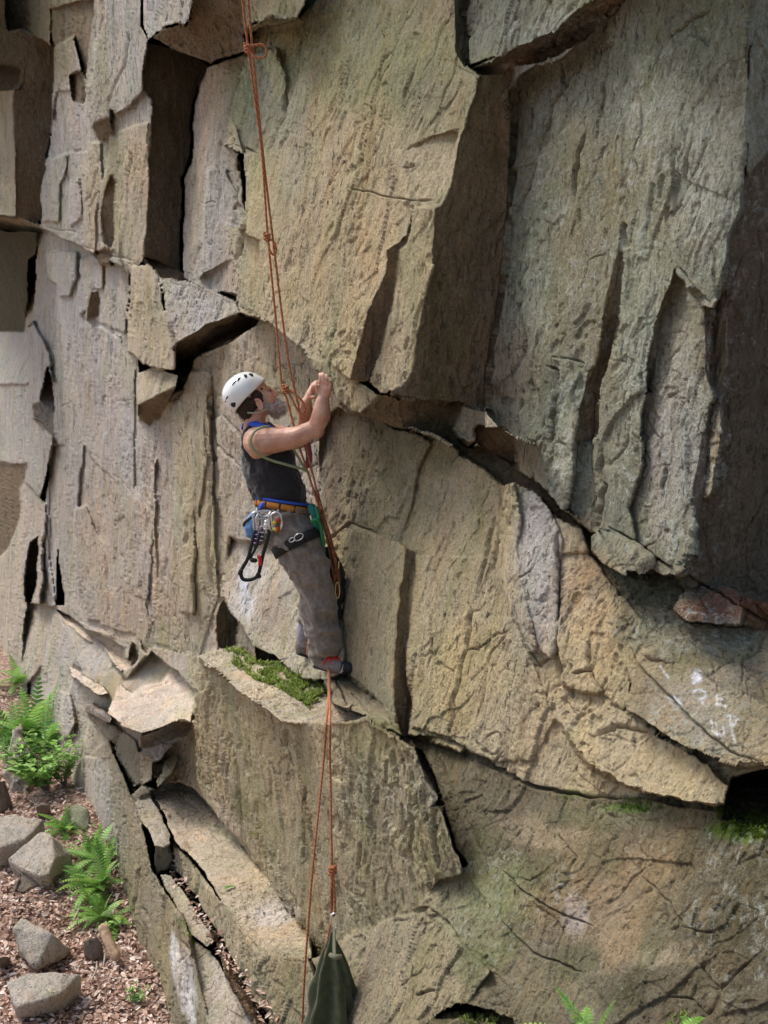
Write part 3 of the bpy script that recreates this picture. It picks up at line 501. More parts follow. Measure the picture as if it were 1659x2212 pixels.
    # colour
    for (x, y, rx, ry, c, a) in ST:
        e = ((wx - x) / rx) ** 2 + ((wy - y) / ry) ** 2
        m = e < 5
        if not m.any(): continue
        nz = fbm(q[m] * 9., 2, int(x) % 97)
        wgt = a * np.clip(1.25 - e[m] * .8 + .5 * nz, 0, 1)
        col[m] = col[m] * (1 - wgt[:, None]) + np.array(c) * wgt[:, None]
    lich = np.zeros(GX.shape) + .12
    for x, y, rx, ry, a in [(1480,350,190,330,1.),(1250,500,170,330,.7),(1450,950,130,330,1.),(1200,60,150,70,.8),(1230,950,60,160,.8),(1560,100,120,120,.8),(1480,1370,170,60,.9),(1520,1560,150,80,.7),(1590,1950,110,230,.7),(1100,1950,160,140,.6),(780,100,260,130,.35),(850,1720,120,90,.6),(120,350,60,140,.35),(550,170,60,110,.5),(900,1080,120,90,.4),(1130,1280,50,110,.6)]:
        e = ((wx - x) / rx) ** 2 + ((wy - y) / ry) ** 2; lich = np.maximum(lich, a * np.clip(1.4 - e, 0, 1))
    # chalk writing left on the rock
    CH = [([(1448,1512),(1458,1505),(1466,1514),(1462,1526)],1.6),([(1498,1462),(1506,1455),(1510,1466)],5),([(1500,1475),(1512,1470)],3),([(1500,1496),(1510,1490),(1522,1494),(1524,1504),(1514,1512),(1520,1522)],1.7),([(1548,1500),(1550,1522),(1568,1526)],1.7),([(1550,1510),(1562,1512)],1.5),([(1459,1508),(1470,1518),(1477,1526)],1.5),([(1538,1557),(1540,1580),(1552,1590),(1564,1588),(1563,1570)],1.7),([(1546,1562),(1552,1586)],1.4),([(1574,1548),(1586,1546),(1594,1556),(1588,1568),(1578,1570)],1.7),([(1580,1550),(1582,1580),(1588,1604)],1.7),([(1428,1440),(1436,1452),(1446,1466)],1.3),
          ([(512,1245),(522,1280),(528,1330)],2),([(522,1250),(534,1290),(536,1340)],2.4),([(530,1262),(540,1300),(548,1325)],2),([(518,1270),(540,1278)],1.6),([(516,1262),(530,1266)],1.4),([(526,1300),(546,1296)],1.8),([(598,1180),(604,1200)],3)]
    cx_ = GX + 1.6 * vnoise(np.stack([GX / 3., GY / 3., GX * 0], -1), 5); cy_ = GY + 1.6 * vnoise(np.stack([GX / 3., GY / 3., GX * 0 + 5], -1), 6)
    for pts, wd in CH:
        for (xa, ya), (xb, yb) in zip(pts[:-1], pts[1:]):
            L2 = (xb - xa) ** 2 + (yb - ya) ** 2; m = (np.abs(GX - (xa + xb) / 2) < 40) & (np.abs(GY - (ya + yb) / 2) < 60)
            tt = np.clip(((cx_[m] - xa) * (xb - xa) + (cy_[m] - ya) * (yb - ya)) / L2, 0, 1)
            dd = np.hypot(cx_[m] - xa - tt * (xb - xa), cy_[m] - ya - tt * (yb - ya)); wgt = (.98 * np.exp(-(dd / (1.35 * wd)) ** 2) * np.clip(.9 + .9 * fbm(q[m] * 60, 2, 9), 0, 1))[:, None]
            col[m] = col[m] * (1 - wgt) + np.array((.62, .66, .78)) * wgt
    ny, nx = GX.shape
    idx = np.arange(ny * nx).reshape(ny, nx)
    quads = np.stack([idx[:-1, :-1], idx[1:, :-1], idx[1:, 1:], idx[:-1, 1:]], -1).reshape(-1, 4)
    Pf = P.reshape(-1, 3)
    keep = (Pf[quads][:, :, 2].max(1) > -.6)                  # nothing deep under the ground
    quads = quads[keep]
    me = bpy.data.meshes.new('cliff'); me.vertices.add(ny * nx); me.vertices.foreach_set('co', Pf.astype(np.float32).ravel())
    nf = len(quads); me.loops.add(nf * 4); me.polygons.add(nf)
    me.loops.foreach_set('vertex_index', quads.astype(np.int32).ravel())
    me.polygons.foreach_set('loop_start', np.arange(0, nf * 4, 4, dtype=np.int32))
    me.polygons.foreach_set('loop_total', np.full(nf, 4, dtype=np.int32))
    me.update()
    at_ = me.color_attributes.new('tint', 'FLOAT_COLOR', 'POINT')
    at_.data.foreach_set('color', np.concatenate([col.reshape(-1, 3), lich.reshape(-1, 1)], 1).astype(np.float32).ravel())
    me.validate()
    return me, (gx, gy, P)

# ------------------------------------------------------------------ materials
def newmat(name):
    m = bpy.data.materials.new(name); m.use_nodes = True
    return m, m.node_tree, m.node_tree.nodes['Principled BSDF']
def nd(nt, typ, **kw):
    n = nt.nodes.new(typ)
    for k, v in kw.items():
        if k.startswith('i_'): n.inputs[k[2:].replace('_', ' ')].default_value = v
        else: setattr(n, k, v)
    return n
def mathn(nt, op, a, b=None, clamp=False):
    n = nt.nodes.new('ShaderNodeMath'); n.operation = op; n.use_clamp = clamp
    for i, v in enumerate((a, b)):
        if v is None: continue
        if isinstance(v, (int, float)): n.inputs[i].default_value = v
        else: nt.links.new(v, n.inputs[i])
    return n.outputs[0]
def mixc(nt, fac, a, b, mode='MIX'):
    n = nt.nodes.new('ShaderNodeMix'); n.data_type = 'RGBA'; n.blend_type = mode
    for sock, v in ((n.inputs[0], fac), (n.inputs[6], a), (n.inputs[7], b)):
        if isinstance(v, (int, float)): sock.default_value = v
        elif isinstance(v, tuple): sock.default_value = (*v[:3], 1)
        else: nt.links.new(v, sock)
    return n.outputs[2]
def noise(nt, vec, scale, detail=4, rough=.6, dist=0):
    n = nt.nodes.new('ShaderNodeTexNoise'); n.inputs['Scale'].default_value = scale; n.inputs['Detail'].default_value = detail
    n.inputs['Roughness'].default_value = rough; n.inputs['Distortion'].default_value = dist
    if vec is not None: nt.links.new(vec, n.inputs['Vector'])
    return n.outputs['Fac']
def ramp(nt, fac, lo, hi):
    n = nt.nodes.new('ShaderNodeMapRange'); n.inputs['From Min'].default_value = lo; n.inputs['From Max'].default_value = hi
    n.clamp = True; nt.links.new(fac, n.inputs[0]); return n.outputs[0]
def rock_mat(name, attr=True, base=(.3, .27, .23), bump=1.0):
    m, t, b = newmat(name); L = t.links
    geo = t.nodes.new('ShaderNodeTexCoord'); ob = geo.outputs['Object']
    mp = nd(t, 'ShaderNodeMapping'); mp.inputs['Rotation'].default_value = (0, radians(8), radians(-26.6)); mp.inputs['Scale'].default_value = (1, 1, .38)
    L.new(ob, mp.inputs[0]); gv = mp.outputs[0]
    if attr:
        a = nd(t, 'ShaderNodeVertexColor', layer_name='tint'); c = a.outputs[0]
    else:
        rgb = nd(t, 'ShaderNodeRGB'); rgb.outputs[0].default_value = (*base, 1); c = rgb.outputs[0]
    n1 = noise(t, gv, 2.6, 5, .62, .4); n2 = noise(t, gv, 13, 6, .7, .3); n3 = noise(t, ob, 75, 5, .72); n4 = noise(t, ob, 5.5, 6, .68, .6)
    c = mixc(t, mathn(t, 'MULTIPLY', ramp(t, n1, .44, .60), .45), c, mixc(t, 1.0, c, (1.22, 1.10, .86), 'MULTIPLY'))
    c = mixc(t, mathn(t, 'MULTIPLY', ramp(t, n4, .5, .66), .5), c, mixc(t, 1.0, c, (.72, .78, .72), 'MULTIPLY'))
    c = mixc(t, mathn(t, 'MULTIPLY', ramp(t, n2, .55, .72), .55), c, mixc(t, 1.0, c, (1.34, 1.30, 1.24), 'MULTIPLY'))
    c = mixc(t, mathn(t, 'MULTIPLY', ramp(t, n2, .44, .30), .6), c, mixc(t, 1.0, c, (.60, .53, .48), 'MULTIPLY'))
    # mineral grain: light and dark flecks
    c = mixc(t, mathn(t, 'MULTIPLY', ramp(t, n3, .54, .64), .6), c, mixc(t, 1.0, c, (1.55, 1.50, 1.45), 'MULTIPLY'))
    c = mixc(t, mathn(t, 'MULTIPLY', ramp(t, n3, .45, .35), .85), c, mixc(t, 1.0, c, (.42, .38, .35), 'MULTIPLY'))
    n11 = noise(t, gv, 1.9, 5, .66, 1.2); n12 = noise(t, gv, 4.2, 6, .7, .8)
    c = mixc(t, mathn(t, 'MULTIPLY', ramp(t, n11, .53, .66), .5), c, mixc(t, 1.0, c, (1.08, .90, .76), 'MULTIPLY'))
    c = mixc(t, mathn(t, 'MULTIPLY', ramp(t, n11, .46, .36), .55), c, mixc(t, 1.0, c, (.74, .84, .66), 'MULTIPLY'))
    c = mixc(t, mathn(t, 'MULTIPLY', ramp(t, n12, .54, .66), .6), c, mixc(t, 1.0, c, (.62, .56, .46), 'MULTIPLY'))
    c = mixc(t, mathn(t, 'MULTIPLY', ramp(t, n12, .45, .36), .5), c, mixc(t, 1.0, c, (1.25, 1.22, 1.16), 'MULTIPLY'))
    n5 = noise(t, gv, 34, 4, .7, .5); n6 = noise(t, ob, 1.1, 3, .5)
    blk = mathn(t, 'MULTIPLY', ramp(t, n5, .585, .64), ramp(t, n6, .46, .58))
    c = mixc(t, mathn(t, 'MULTIPLY', blk, .75), c, (.05, .05, .042))
    n7 = noise(t, ob, 24, 5, .75, .2)
    gr = mathn(t, 'MULTIPLY', ramp(t, n7, .60, .67), ramp(t, n6, .56, .42))
    c = mixc(t, mathn(t, 'MULTIPLY', gr, .5), c, (.38, .41, .36))
    mp2 = nd(t, 'ShaderNodeMapping'); mp2.inputs['Rotation'].default_value = (.05, radians(9), radians(-26.6)); mp2.inputs['Scale'].default_value = (1, 1, .26); L.new(ob, mp2.inputs[0])
    n8 = noise(t, mp2.outputs[0], 58, 3, .6, .25); n9 = noise(t, mp2.outputs[0], 22, 5, .72, .5)
    tick = mathn(t, 'MULTIPLY', ramp(t, n8, .60, .68), ramp(t, n9, .42, .56))
    c = mixc(t, mathn(t, 'MULTIPLY', tick, .6), c, mixc(t, 1.0, c, (.36, .31, .26), 'MULTIPLY'))
    c = mixc(t, mathn(t, 'MULTIPLY', ramp(t, n9, .54, .70), .4), c, mixc(t, 1.0, c, (1.38, 1.36, 1.32), 'MULTIPLY'))
    c = mixc(t, mathn(t, 'MULTIPLY', ramp(t, n9, .46, .34), .45), c, mixc(t, 1.0, c, (.60, .57, .50), 'MULTIPLY'))
    if attr:
        nl1 = noise(t, ob, 34, 6, .78, .6); nl2 = noise(t, ob, 6.5, 4, .65, .4); nl3 = noise(t, ob, 50, 5, .8)
        ml = mathn(t, 'MULTIPLY', mathn(t, 'MULTIPLY', ramp(t, nl1, .505, .57), ramp(t, nl2, .40, .60)), a.outputs[1])
        c = mixc(t, mathn(t, 'MULTIPLY', ml, .85), c, (.44, .47, .42))
        ml2 = mathn(t, 'MULTIPLY', mathn(t, 'MULTIPLY', ramp(t, nl3, .46, .38), ramp(t, nl2, .56, .42)), a.outputs[1])
        c = mixc(t, mathn(t, 'MULTIPLY', ml2, .75), c, (.055, .06, .042))
    n10 = noise(t, ob, .9, 4, .6, .8)
    c = mixc(t, mathn(t, 'MULTIPLY', ramp(t, n10, .48, .62), .26), c, mixc(t, 1.0, c, (.80, .92, .74), 'MULTIPLY'))
    L.new(c, b.inputs['Base Color']); b.inputs['Roughness'].default_value = .86
    b.inputs['Specular IOR Level'].default_value = .25
    hgt = mathn(t, 'ADD', mathn(t, 'ADD', mathn(t, 'SUBTRACT', mathn(t, 'MULTIPLY', n5, .5), mathn(t, 'MULTIPLY', blk, .9)), mathn(t, 'MULTIPLY', n9, .9)), mathn(t, 'SUBTRACT', mathn(t, 'MULTIPLY', n2, .8), mathn(t, 'MULTIPLY', tick, .5)))
    b1 = nd(t, 'ShaderNodeBump'); b1.inputs['Strength'].default_value = .75 * bump; b1.inputs['Distance'].default_value = .022; L.new(hgt, b1.inputs['Height'])
    b2 = nd(t, 'ShaderNodeBump'); b2.inputs['Strength'].default_value = 1.0 * bump; b2.inputs['Distance'].default_value = .010
    L.new(n3, b2.inputs['Height']); L.new(b1.outputs[0], b2.inputs['Normal']); L.new(b2.outputs[0], b.inputs['Normal'])
    return m
def simple(name, col, rough=.6, metal=0, nscale=0, namt=.3, bump=0, sheen=0, spec=.4, coat=0):
    m, t, b = newmat(name); b.inputs['Roughness'].default_value = rough; b.inputs['Metallic'].default_value = metal
    b.inputs['Specular IOR Level'].default_value = spec
    b.inputs['Base Color'].default_value = (*col, 1)
    if coat: b.inputs['Coat Weight'].default_value = coat; b.inputs['Coat Roughness'].default_value = .12
    if sheen: b.inputs['Sheen Weight'].default_value = sheen
    if nscale:
        tc = t.nodes.new('ShaderNodeTexCoord'); n = noise(t, tc.outputs['Object'], nscale, 4, .65)
        dk = tuple(v * (1 - namt) for v in col); lt = tuple(min(1, v * (1 + namt)) for v in col)
        t.links.new(mixc(t, ramp(t, n, .35, .65), dk, lt), b.inputs['Base Color'])
        if bump:
            bb = nd(t, 'ShaderNodeBump'); bb.inputs['Strength'].default_value = bump; bb.inputs['Distance'].default_value = .01
            t.links.new(n, bb.inputs['Height']); t.links.new(bb.outputs[0], b.inputs['Normal'])
    return m

M_ROCK = rock_mat('cliff_rock')
me, GRID = build_cliff()
me.materials.append(M_ROCK)
cliff = bpy.data.objects.new('cliff', me); C.objects.link(cliff); cliff['kind'] = 'structure'

gxs, gys, GP = GRID
def surf(x, y):
    """rock surface point seen at pixel x,y"""
    i = int(np.clip(np.searchsorted(gys, y), 0, len(gys) - 1)); j = int(np.clip(np.searchsorted(gxs, x), 0, len(gxs) - 1))
    return Vector(GP[i, j].tolist())
def gpt(x, y, z=0.0):
    d = rays(x, y); t = (z - CZ) / d[2]; return Vector((d * t + CAMP).tolist())

# ------------------------------------------------------------------ object helpers
def wloc(o):
    v = Vector((0, 0, 0))
    while o: v += o.location; o = o.parent
    return v
def link(name, me, mats, parent=None, origin=None, smooth=True):
    """me in world coordinates -> object with its own origin"""
    if not isinstance(mats, (list, tuple)): mats = [mats]
    for m in mats: me.materials.append(m)
    o = bpy.data.objects.new(name, me); C.objects.link(o)
    if origin is None:
        co = np.empty(len(me.vertices) * 3, np.float32); me.vertices.foreach_get('co', co); co = co.reshape(-1, 3)
        mn, mx = co.min(0), co.max(0); origin = Vector(((mn[0] + mx[0]) / 2, (mn[1] + mx[1]) / 2, mn[2])) if parent is None else wloc(parent)
    origin = Vector(origin); me.transform(Matrix.Translation(-origin))
    if parent: o.parent = parent; o.location = origin - wloc(parent)
    else: o.location = origin
    if smooth: me.polygons.foreach_set('use_smooth', [True] * len(me.polygons))
    me.update(); return o
def bmme(bm, name='m'):
    bmesh.ops.recalc_face_normals(bm, faces=bm.faces[:])
    me = bpy.data.meshes.new(name); bm.to_mesh(me); bm.free(); return me
def tag(o, label=None, cat=None, group=None, kind=None):
    if label: o['label'] = label
    if cat: o['category'] = cat
    if group: o['group'] = group
    if kind: o['kind'] = kind
    return o
def empty(name, loc):
    o = bpy.data.objects.new(name, None); o.empty_display_size = .1; C.objects.link(o); o.location = loc; return o
def tube(bm, pts, rad, seg=10, ax=None, cap=True, flat=1.0, closed=False):
    """swept tube; rad a number, list of numbers or list of (a, b); ax: direction of the a radius"""
    pts = [Vector(p) for p in pts]; n = len(pts)
    if not isinstance(rad, (list, tuple)): rad = [rad] * n
    rings = []; prev = Vector(ax) if ax is not None else None
    for i, p in enumerate(pts):
        if closed: tg = pts[(i + 1) % n] - pts[i - 1]
        else: tg = pts[min(i + 1, n - 1)] - pts[max(i - 1, 0)]
        tg.normalize()
        if prev is None: prev = tg.orthogonal()
        a = prev - tg * prev.dot(tg)
        if a.length < 1e-5: a = tg.orthogonal()
        a.normalize(); b = tg.cross(a)
        if ax is None: prev = a
        r = rad[i]; ra, rb = (r if isinstance(r, (list, tuple)) else (r, r * flat))
        rings.append([bm.verts.new(p + a * ra * cos(2 * pi * k / seg) + b * rb * sin(2 * pi * k / seg)) for k in range(seg)])
    m = n if closed else n - 1
    for i in range(m):
        r0, r1 = rings[i], rings[(i + 1) % n]
        for k in range(seg): bm.faces.new((r0[k], r0[(k + 1) % seg], r1[(k + 1) % seg], r1[k]))
    if cap and not closed:
        for r, p, s_ in ((rings[0], pts[0], -1), (rings[-1], pts[-1], 1)):
            j = 1 if s_ < 0 else n - 2; tg = (p - pts[j]).normalized()
            rr = rad[0] if s_ < 0 else rad[-1]; rr = min(rr) if isinstance(rr, (list, tuple)) else rr
            c = bm.verts.new(p + tg * rr * .6)
            mid = [bm.verts.new(p + (v.co - p) * .7 + tg * rr * .42) for v in r]
            for k in range(seg):
                bm.faces.new((r[k], r[(k + 1) % seg], mid[(k + 1) % seg], mid[k])); bm.faces.new((mid[k], mid[(k + 1) % seg], c))
def spline(pts, n=8, closed=False):
    P = [Vector(p) for p in pts]; out = []; m = len(P)
    for i in range(m if closed else m - 1):
        if closed: a, b, c, d = P[i - 1], P[i], P[(i + 1) % m], P[(i + 2) % m]
        else: a, b, c, d = P[max(i - 1, 0)], P[i], P[i + 1], P[min(i + 2, m - 1)]
        for k in range(n):
            t = k / n; out.append(.5 * ((2 * b) + (c - a) * t + (2 * a - 5 * b + 4 * c - d) * t * t + (3 * b - a - 3 * c + d) * t ** 3))
    if not closed: out.append(P[-1])
    return out
def lerpr(rad, n):
    out = []
    for i in range(len(rad) - 1):
        for k in range(n):
            t = k / n; a, b = rad[i], rad[i + 1]
            out.append(tuple(u * (1 - t) + v * t for u, v in zip(a, b)) if isinstance(a, tuple) else a * (1 - t) + b * t)
    out.append(rad[-1]); return out
def stube(bm, pts, rad, seg=12, n=5, **kw):
    tube(bm, spline(pts, n), lerpr(rad, n) if isinstance(rad, (list, tuple)) else rad, seg, **kw)
def ball(bm, c, r, ax=None, seg=20):
    """ellipsoid; r = (rx, ry, rz) in frame ax (3 vectors)"""
    g = bmesh.ops.create_uvsphere(bm, u_segments=seg, v_segments=seg // 2 + 2, radius=1.0)
    if isinstance(r, (int, float)): r = (r, r, r)
    ax = ax or (Vector((1, 0, 0)), Vector((0, 1, 0)), Vector((0, 0, 1)))
    for v in g['verts']: v.co = Vector(c) + ax[0] * v.co.x * r[0] + ax[1] * v.co.y * r[1] + ax[2] * v.co.z * r[2]
def fuse(bm, vox=.006, smooth=3, noise_fn=None, fac=.5):
    """overlapping pieces -> one continuous surface"""
    me = bmme(bm); o = bpy.data.objects.new('tmp', me); C.objects.link(o)
    r = o.modifiers.new('r', 'REMESH'); r.mode = 'VOXEL'; r.voxel_size = vox; r.adaptivity = 0
    s_ = o.modifiers.new('s', 'SMOOTH'); s_.iterations = smooth; s_.factor = fac
    dg = bpy.context.evaluated_depsgraph_get(); ev = o.evaluated_get(dg); m2 = bpy.data.meshes.new_from_object(ev)
    bpy.data.objects.remove(o); bpy.data.meshes.remove(me)
    if noise_fn is not None:
        n = len(m2.vertices); co = np.empty(n * 3, np.float32); m2.vertices.foreach_get('co', co); co = co.reshape(-1, 3).astype(float)
        no = np.empty(n * 3, np.float32); m2.vertices.foreach_get('normal', no); no = no.reshape(-1, 3)
        co += no * noise_fn(co)[:, None]; m2.vertices.foreach_set('co', co.astype(np.float32).ravel())
    return m2
rnd = random.Random(7)

# ------------------------------------------------------------------ ground
def build_ground():
    xs = np.concatenate([np.linspace(-60, -9, 18), np.arange(-8.9, .5, .06), np.linspace(1, 60, 14)])
    ys = np.concatenate([np.linspace(-60, 4.4, 14), np.arange(4.5, 18, .06), np.linspace(19, 80, 14)])
    X, Y = np.meshgrid(xs, ys); q = np.stack([X, Y, X * 0], -1)
    Zz = .10 * fbm(q * .7, 3, 301) + .025 * fbm(q * 5, 3, 303) - .02
    bm_me = bpy.data.meshes.new('ground'); v = np.stack([X, Y, Zz], -1).reshape(-1, 3); ny, nx = X.shape
    idx = np.arange(ny * nx).reshape(ny, nx); f = np.stack([idx[:-1, :-1], idx[:-1, 1:], idx[1:, 1:], idx[1:, :-1]], -1).reshape(-1, 4)
    bm_me.from_pydata(v.tolist(), [], f.tolist()); return bm_me
m, t, b = newmat('forest_soil'); tc = t.nodes.new('ShaderNodeTexCoord'); ob = tc.outputs['Object']
n1 = noise(t, ob, 9, 6, .7, .4); n2 = noise(t, ob, 60, 4, .7)
vor = t.nodes.new('ShaderNodeTexVoronoi'); vor.inputs['Scale'].default_value = 17; t.links.new(ob, vor.inputs['Vector'])
c = mixc(t, ramp(t, n1, .35, .65), (.16, .10, .07), (.40, .28, .21))
sepn = t.nodes.new('ShaderNodeSeparateColor'); t.links.new(vor.outputs['Color'], sepn.inputs[0])
c = mixc(t, ramp(t, sepn.outputs[0], .45, .95), c, (.44, .31, .24))
c = mixc(t, ramp(t, n2, .5, .3), c, (.06, .035, .025)); t.links.new(c, b.inputs['Base Color']); b.inputs['Roughness'].default_value = .95
bb = nd(t, 'ShaderNodeBump'); bb.inputs['Strength'].default_value = 1; bb.inputs['Distance'].default_value = .03; t.links.new(vor.outputs['Distance'], bb.inputs['Height']); t.links.new(bb.outputs[0], b.inputs['Normal'])
M_SOIL = m
g = link('ground', build_ground(), M_SOIL, origin=(0, 0, 0)); g['kind'] = 'structure'
def gz(x, y):
    q = np.array([x, y, 0.0]); return float(.10 * fbm(q * .7, 3, 301) + .025 * fbm(q * 5, 3, 303) - .02)

# fallen leaves
def attr_mat(name, rough=.8, trans=0.0, attr='tint', spec=.3):
    m, t, b = newmat(name); a = nd(t, 'ShaderNodeVertexColor', layer_name=attr); tc = t.nodes.new('ShaderNodeTexCoord')
    n = noise(t, tc.outputs['Object'], 40, 3, .6); cc = mixc(t, ramp(t, n, .35, .65), mixc(t, 1.0, a.outputs[0], (.75, .75, .75), 'MULTIPLY'), a.outputs[0])
    t.links.new(cc, b.inputs['Base Color']); b.inputs['Roughness'].default_value = rough; b.inputs['Specular IOR Level'].default_value = spec
    if trans:
        tr = t.nodes.new('ShaderNodeBsdfTranslucent'); t.links.new(cc, tr.inputs[0]); mx = t.nodes.new('ShaderNodeMixShader'); mx.inputs[0].default_value = trans
        out = t.nodes['Material Output']; t.links.new(b.outputs[0], mx.inputs[1]); t.links.new(tr.outputs[0], mx.inputs[2]); t.links.new(mx.outputs[0], out.inputs[0])
    return m
class Leaves:
    def __init__(s): s.v = []; s.f = []; s.c = []
    def add(s, p, d, up, L, W, col, cup=.15):
        d = Vector(d).normalized(); sd_ = d.cross(Vector(up)).normalized(); nn_ = sd_.cross(d); p = Vector(p); k = len(s.v)
        pr = [(0, 0, 0), (.3, .5, cup), (.3, -.5, cup), (.7, .38, cup * .6), (.7, -.38, cup * .6), (1, 0, -cup * .5), (.45, 0, 0)]
        for a, b_, z in pr: s.v.append(p + d * a * L + sd_ * b_ * W + nn_ * z * W)
        for f in ((0, 6, 1), (0, 2, 6), (1, 6, 3), (2, 4, 6), (3, 6, 5), (6, 4, 5)): s.f.append(tuple(k + i for i in f))
        s.c += [col] * 7
    def tri(s, a, b_, c_, col):
        k = len(s.v); s.v += [Vector(a), Vector(b_), Vector(c_)]; s.f.append((k, k + 1, k + 2)); s.c += [col] * 3
    def mesh(s, name):
        me = bpy.data.meshes.new(name); me.from_pydata([tuple(v) for v in s.v], [], s.f)
        a = me.color_attributes.new('tint', 'FLOAT_COLOR', 'POINT'); a.data.foreach_set('color', np.array([(*c, 1) for c in s.c], np.float32).ravel()); return me
M_LITTER = attr_mat('dry_leaf', .85, .1); M_LEAF = attr_mat('green_leaf', .5, .35)
lv = Leaves()
LC = [(.68, .50, .41), (.58, .40, .31), (.42, .27, .20), (.78, .63, .54), (.30, .18, .13), (.52, .35, .27), (.84, .73, .65)]
for k in range(30000):
    x = rnd.uniform(-40, 420) if k % 5 else rnd.uniform(-420, -40); y = rnd.uniform(1480, 2330) if rnd.random() < .82 else rnd.uniform(1480, 1700)
    p = gpt(x, y); 
    if p.y > 17: continue
    z = gz(p.x, p.y); p.z = z + .004 + rnd.random() * .035
    th = rnd.uniform(0, 2 * pi); L = rnd.uniform(.02, .07)
    up = Vector((rnd.gauss(0, .45), rnd.gauss(0, .45), 1))
    lv.add(p, (cos(th), sin(th), rnd.gauss(0, .25)), up, L, L * rnd.uniform(.35, .6), rnd.choice(LC), rnd.uniform(.05, .5))
# leaves blown into the gutter behind the low wall
for k in range(420):
    tpar = rnd.random(); xx = 372 + tpar * 215 + rnd.gauss(0, 8); yy = 1880 + tpar * 330 + rnd.gauss(0, 12) - (10 if tpar < .2 else 0)
    p = surf(xx, yy) + Vector((0, 0, .01)); th = rnd.uniform(0, 2 * pi); L = rnd.uniform(.025, .05)
    lv.add(p, (cos(th), sin(th), rnd.gauss(0, .2)), (rnd.gauss(0, .3), rnd.gauss(0, .3), 1), L, L * .5, rnd.choice(LC), .3)
o = link('leaf_litter', lv.mesh('leaf_litter'), M_LITTER, origin=(0, 0, 0), smooth=False)
tag(o, 'dry brown fallen leaves covering the ground below the cliff', 'leaf litter', kind='stuff')

# ------------------------------------------------------------------ boulders: hulls of real corner points
M_BLD = rock_mat('boulder_rock', False, (.42, .38, .34)); M_BLD2 = rock_mat('boulder_dark', False, (.20, .165, .135)); M_BLD3 = rock_mat('boulder_mossy', False, (.26, .27, .19))
def boulder(pts, mat, label, sub=4, amp=.009):
    bm = bmesh.new()
    pts = [(x, y, z * .62) for x, y, z in pts]
    for (x, y, z) in pts: bm.verts.new(gpt(x, y, z))
    c = sum((v.co for v in bm.verts), Vector()) / len(bm.verts)
    for (x, y, z) in pts:      # buried, slightly larger foot away from the viewer
        p = gpt(x, y, z); q = c + (p - c) * .9; bm.verts.new((q.x - .02, q.y + .14, -.08))
    r = bmesh.ops.convex_hull(bm, input=bm.verts[:]); 
    bmesh.ops.delete(bm, geom=[v for v in bm.verts if not v.link_faces], context='VERTS')
    es = [e for e in bm.edges if len(e.link_faces) == 2 and e.calc_face_angle(0) > .35]
    bmesh.ops.bevel(bm, geom=es, offset=.008, segments=1, affect='EDGES', profile=.6)
    bmesh.ops.triangulate(bm, faces=bm.faces[:])
    for it in range(5):
        L = [e for e in bm.edges if e.calc_length() > .035]
        if not L: break
        bmesh.ops.subdivide_edges(bm, edges=L, cuts=1); bmesh.ops.triangulate(bm, faces=[f for f in bm.faces if len(f.verts) > 3])
    bm.normal_update(); co = np.array([v.co[:] for v in bm.verts]); no = np.array([v.normal[:] for v in bm.verts])
    d = amp * fbm(co * 5, 3, 7) + amp * .7 * chips(co * 11, 9) + amp * .3 * fbm(co * 40, 2, 8)
    for v, dd, n_ in zip(bm.verts, d, no): v.co += Vector(n_) * dd
    o = link('boulder', bmme(bm), mat, smooth=True); return tag(o, label, 'boulder', 'boulders lying below the cliff')
boulder([(-12,1765,.62),(35,1758,.66),(94,1769,.62),(96,1784,.52),(60,1808,.50),(38,1826,.42),(-12,1834,.42),(0,1850,.1),(60,1850,.1),(95,1830,.05)], M_BLD, 'flat grey boulder cut by the left edge of the photo, behind the big pale slab')
boulder([(17,1856,.34),(87,1797,.62),(112,1807,.62),(118,1856,.46),(105,1890,.32),(84,1894,.30),(45,1877,.30),(153,1845,.30),(140,1886,.10),(120,1815,.40),(150,1870,.10)], M_BLD, 'largest pale slab boulder, tilted, resting on a darker stone in the leaf litter')
boulder([(45,1884,.24),(118,1896,.20),(140,1890,.12),(120,1914,.03),(60,1925,.03),(24,1937,.02),(40,1900,.18)], M_BLD2, 'dark brown stone wedged beneath the largest pale slab', amp=.02)
boulder([(28,2003,.36),(45,1982,.40),(77,1996,.38),(112,2017,.34),(105,2040,.20),(77,2094,.02),(49,2069,.06),(150,2048,.02),(140,2069,.0),(115,2025,.28)], M_BLD, 'pointed grey boulder standing alone in the dry leaves, lower left')
boulder([(14,2121,.26),(56,2104,.32),(133,2101,.34),(174,2104,.28),(172,2122,.2),(133,2147,.24),(35,2177,.18),(36,2200,.02),(100,2190,.0),(168,2140,.02)], M_BLD, 'wide flat topped boulder at the bottom left corner')
boulder([(44,1562,.85),(54,1600,.66),(68,1640,.4),(70,1700,.02),(63,1713,.0),(28,1711,.0),(8,1670,.3),(18,1620,.62),(30,1580,.8)], M_BLD, 'upright pointed grey slab standing beside the leafy shrub', amp=.02)
boulder([(140,1752,.40),(164,1734,.46),(190,1745,.42),(196,1780,.2),(190,1815,.05),(164,1792,.2),(150,1780,.2)], M_BLD3, 'greenish lichen covered boulder leaning at the foot of the cliff wall')
boulder([(178,2040,.2),(190,2026,.26),(212,2022,.26),(222,2040,.16),(222,2068,.0),(200,2076,.0),(182,2068,.0)], M_BLD2, 'small dark rounded stone beside the cut branch')
boulder([(78,1742,.30),(92,1734,.32),(108,1740,.28),(106,1753,.1),(84,1754,.1)], M_BLD2, 'small dark stone behind the flat grey boulder')
boulder([(-10,1690,.5),(10,1684,.5),(22,1730,.1),(14,1748,.0),(-10,1750,.0)], M_BLD2, 'dark stone at the left edge in front of the upright slab', amp=.02)
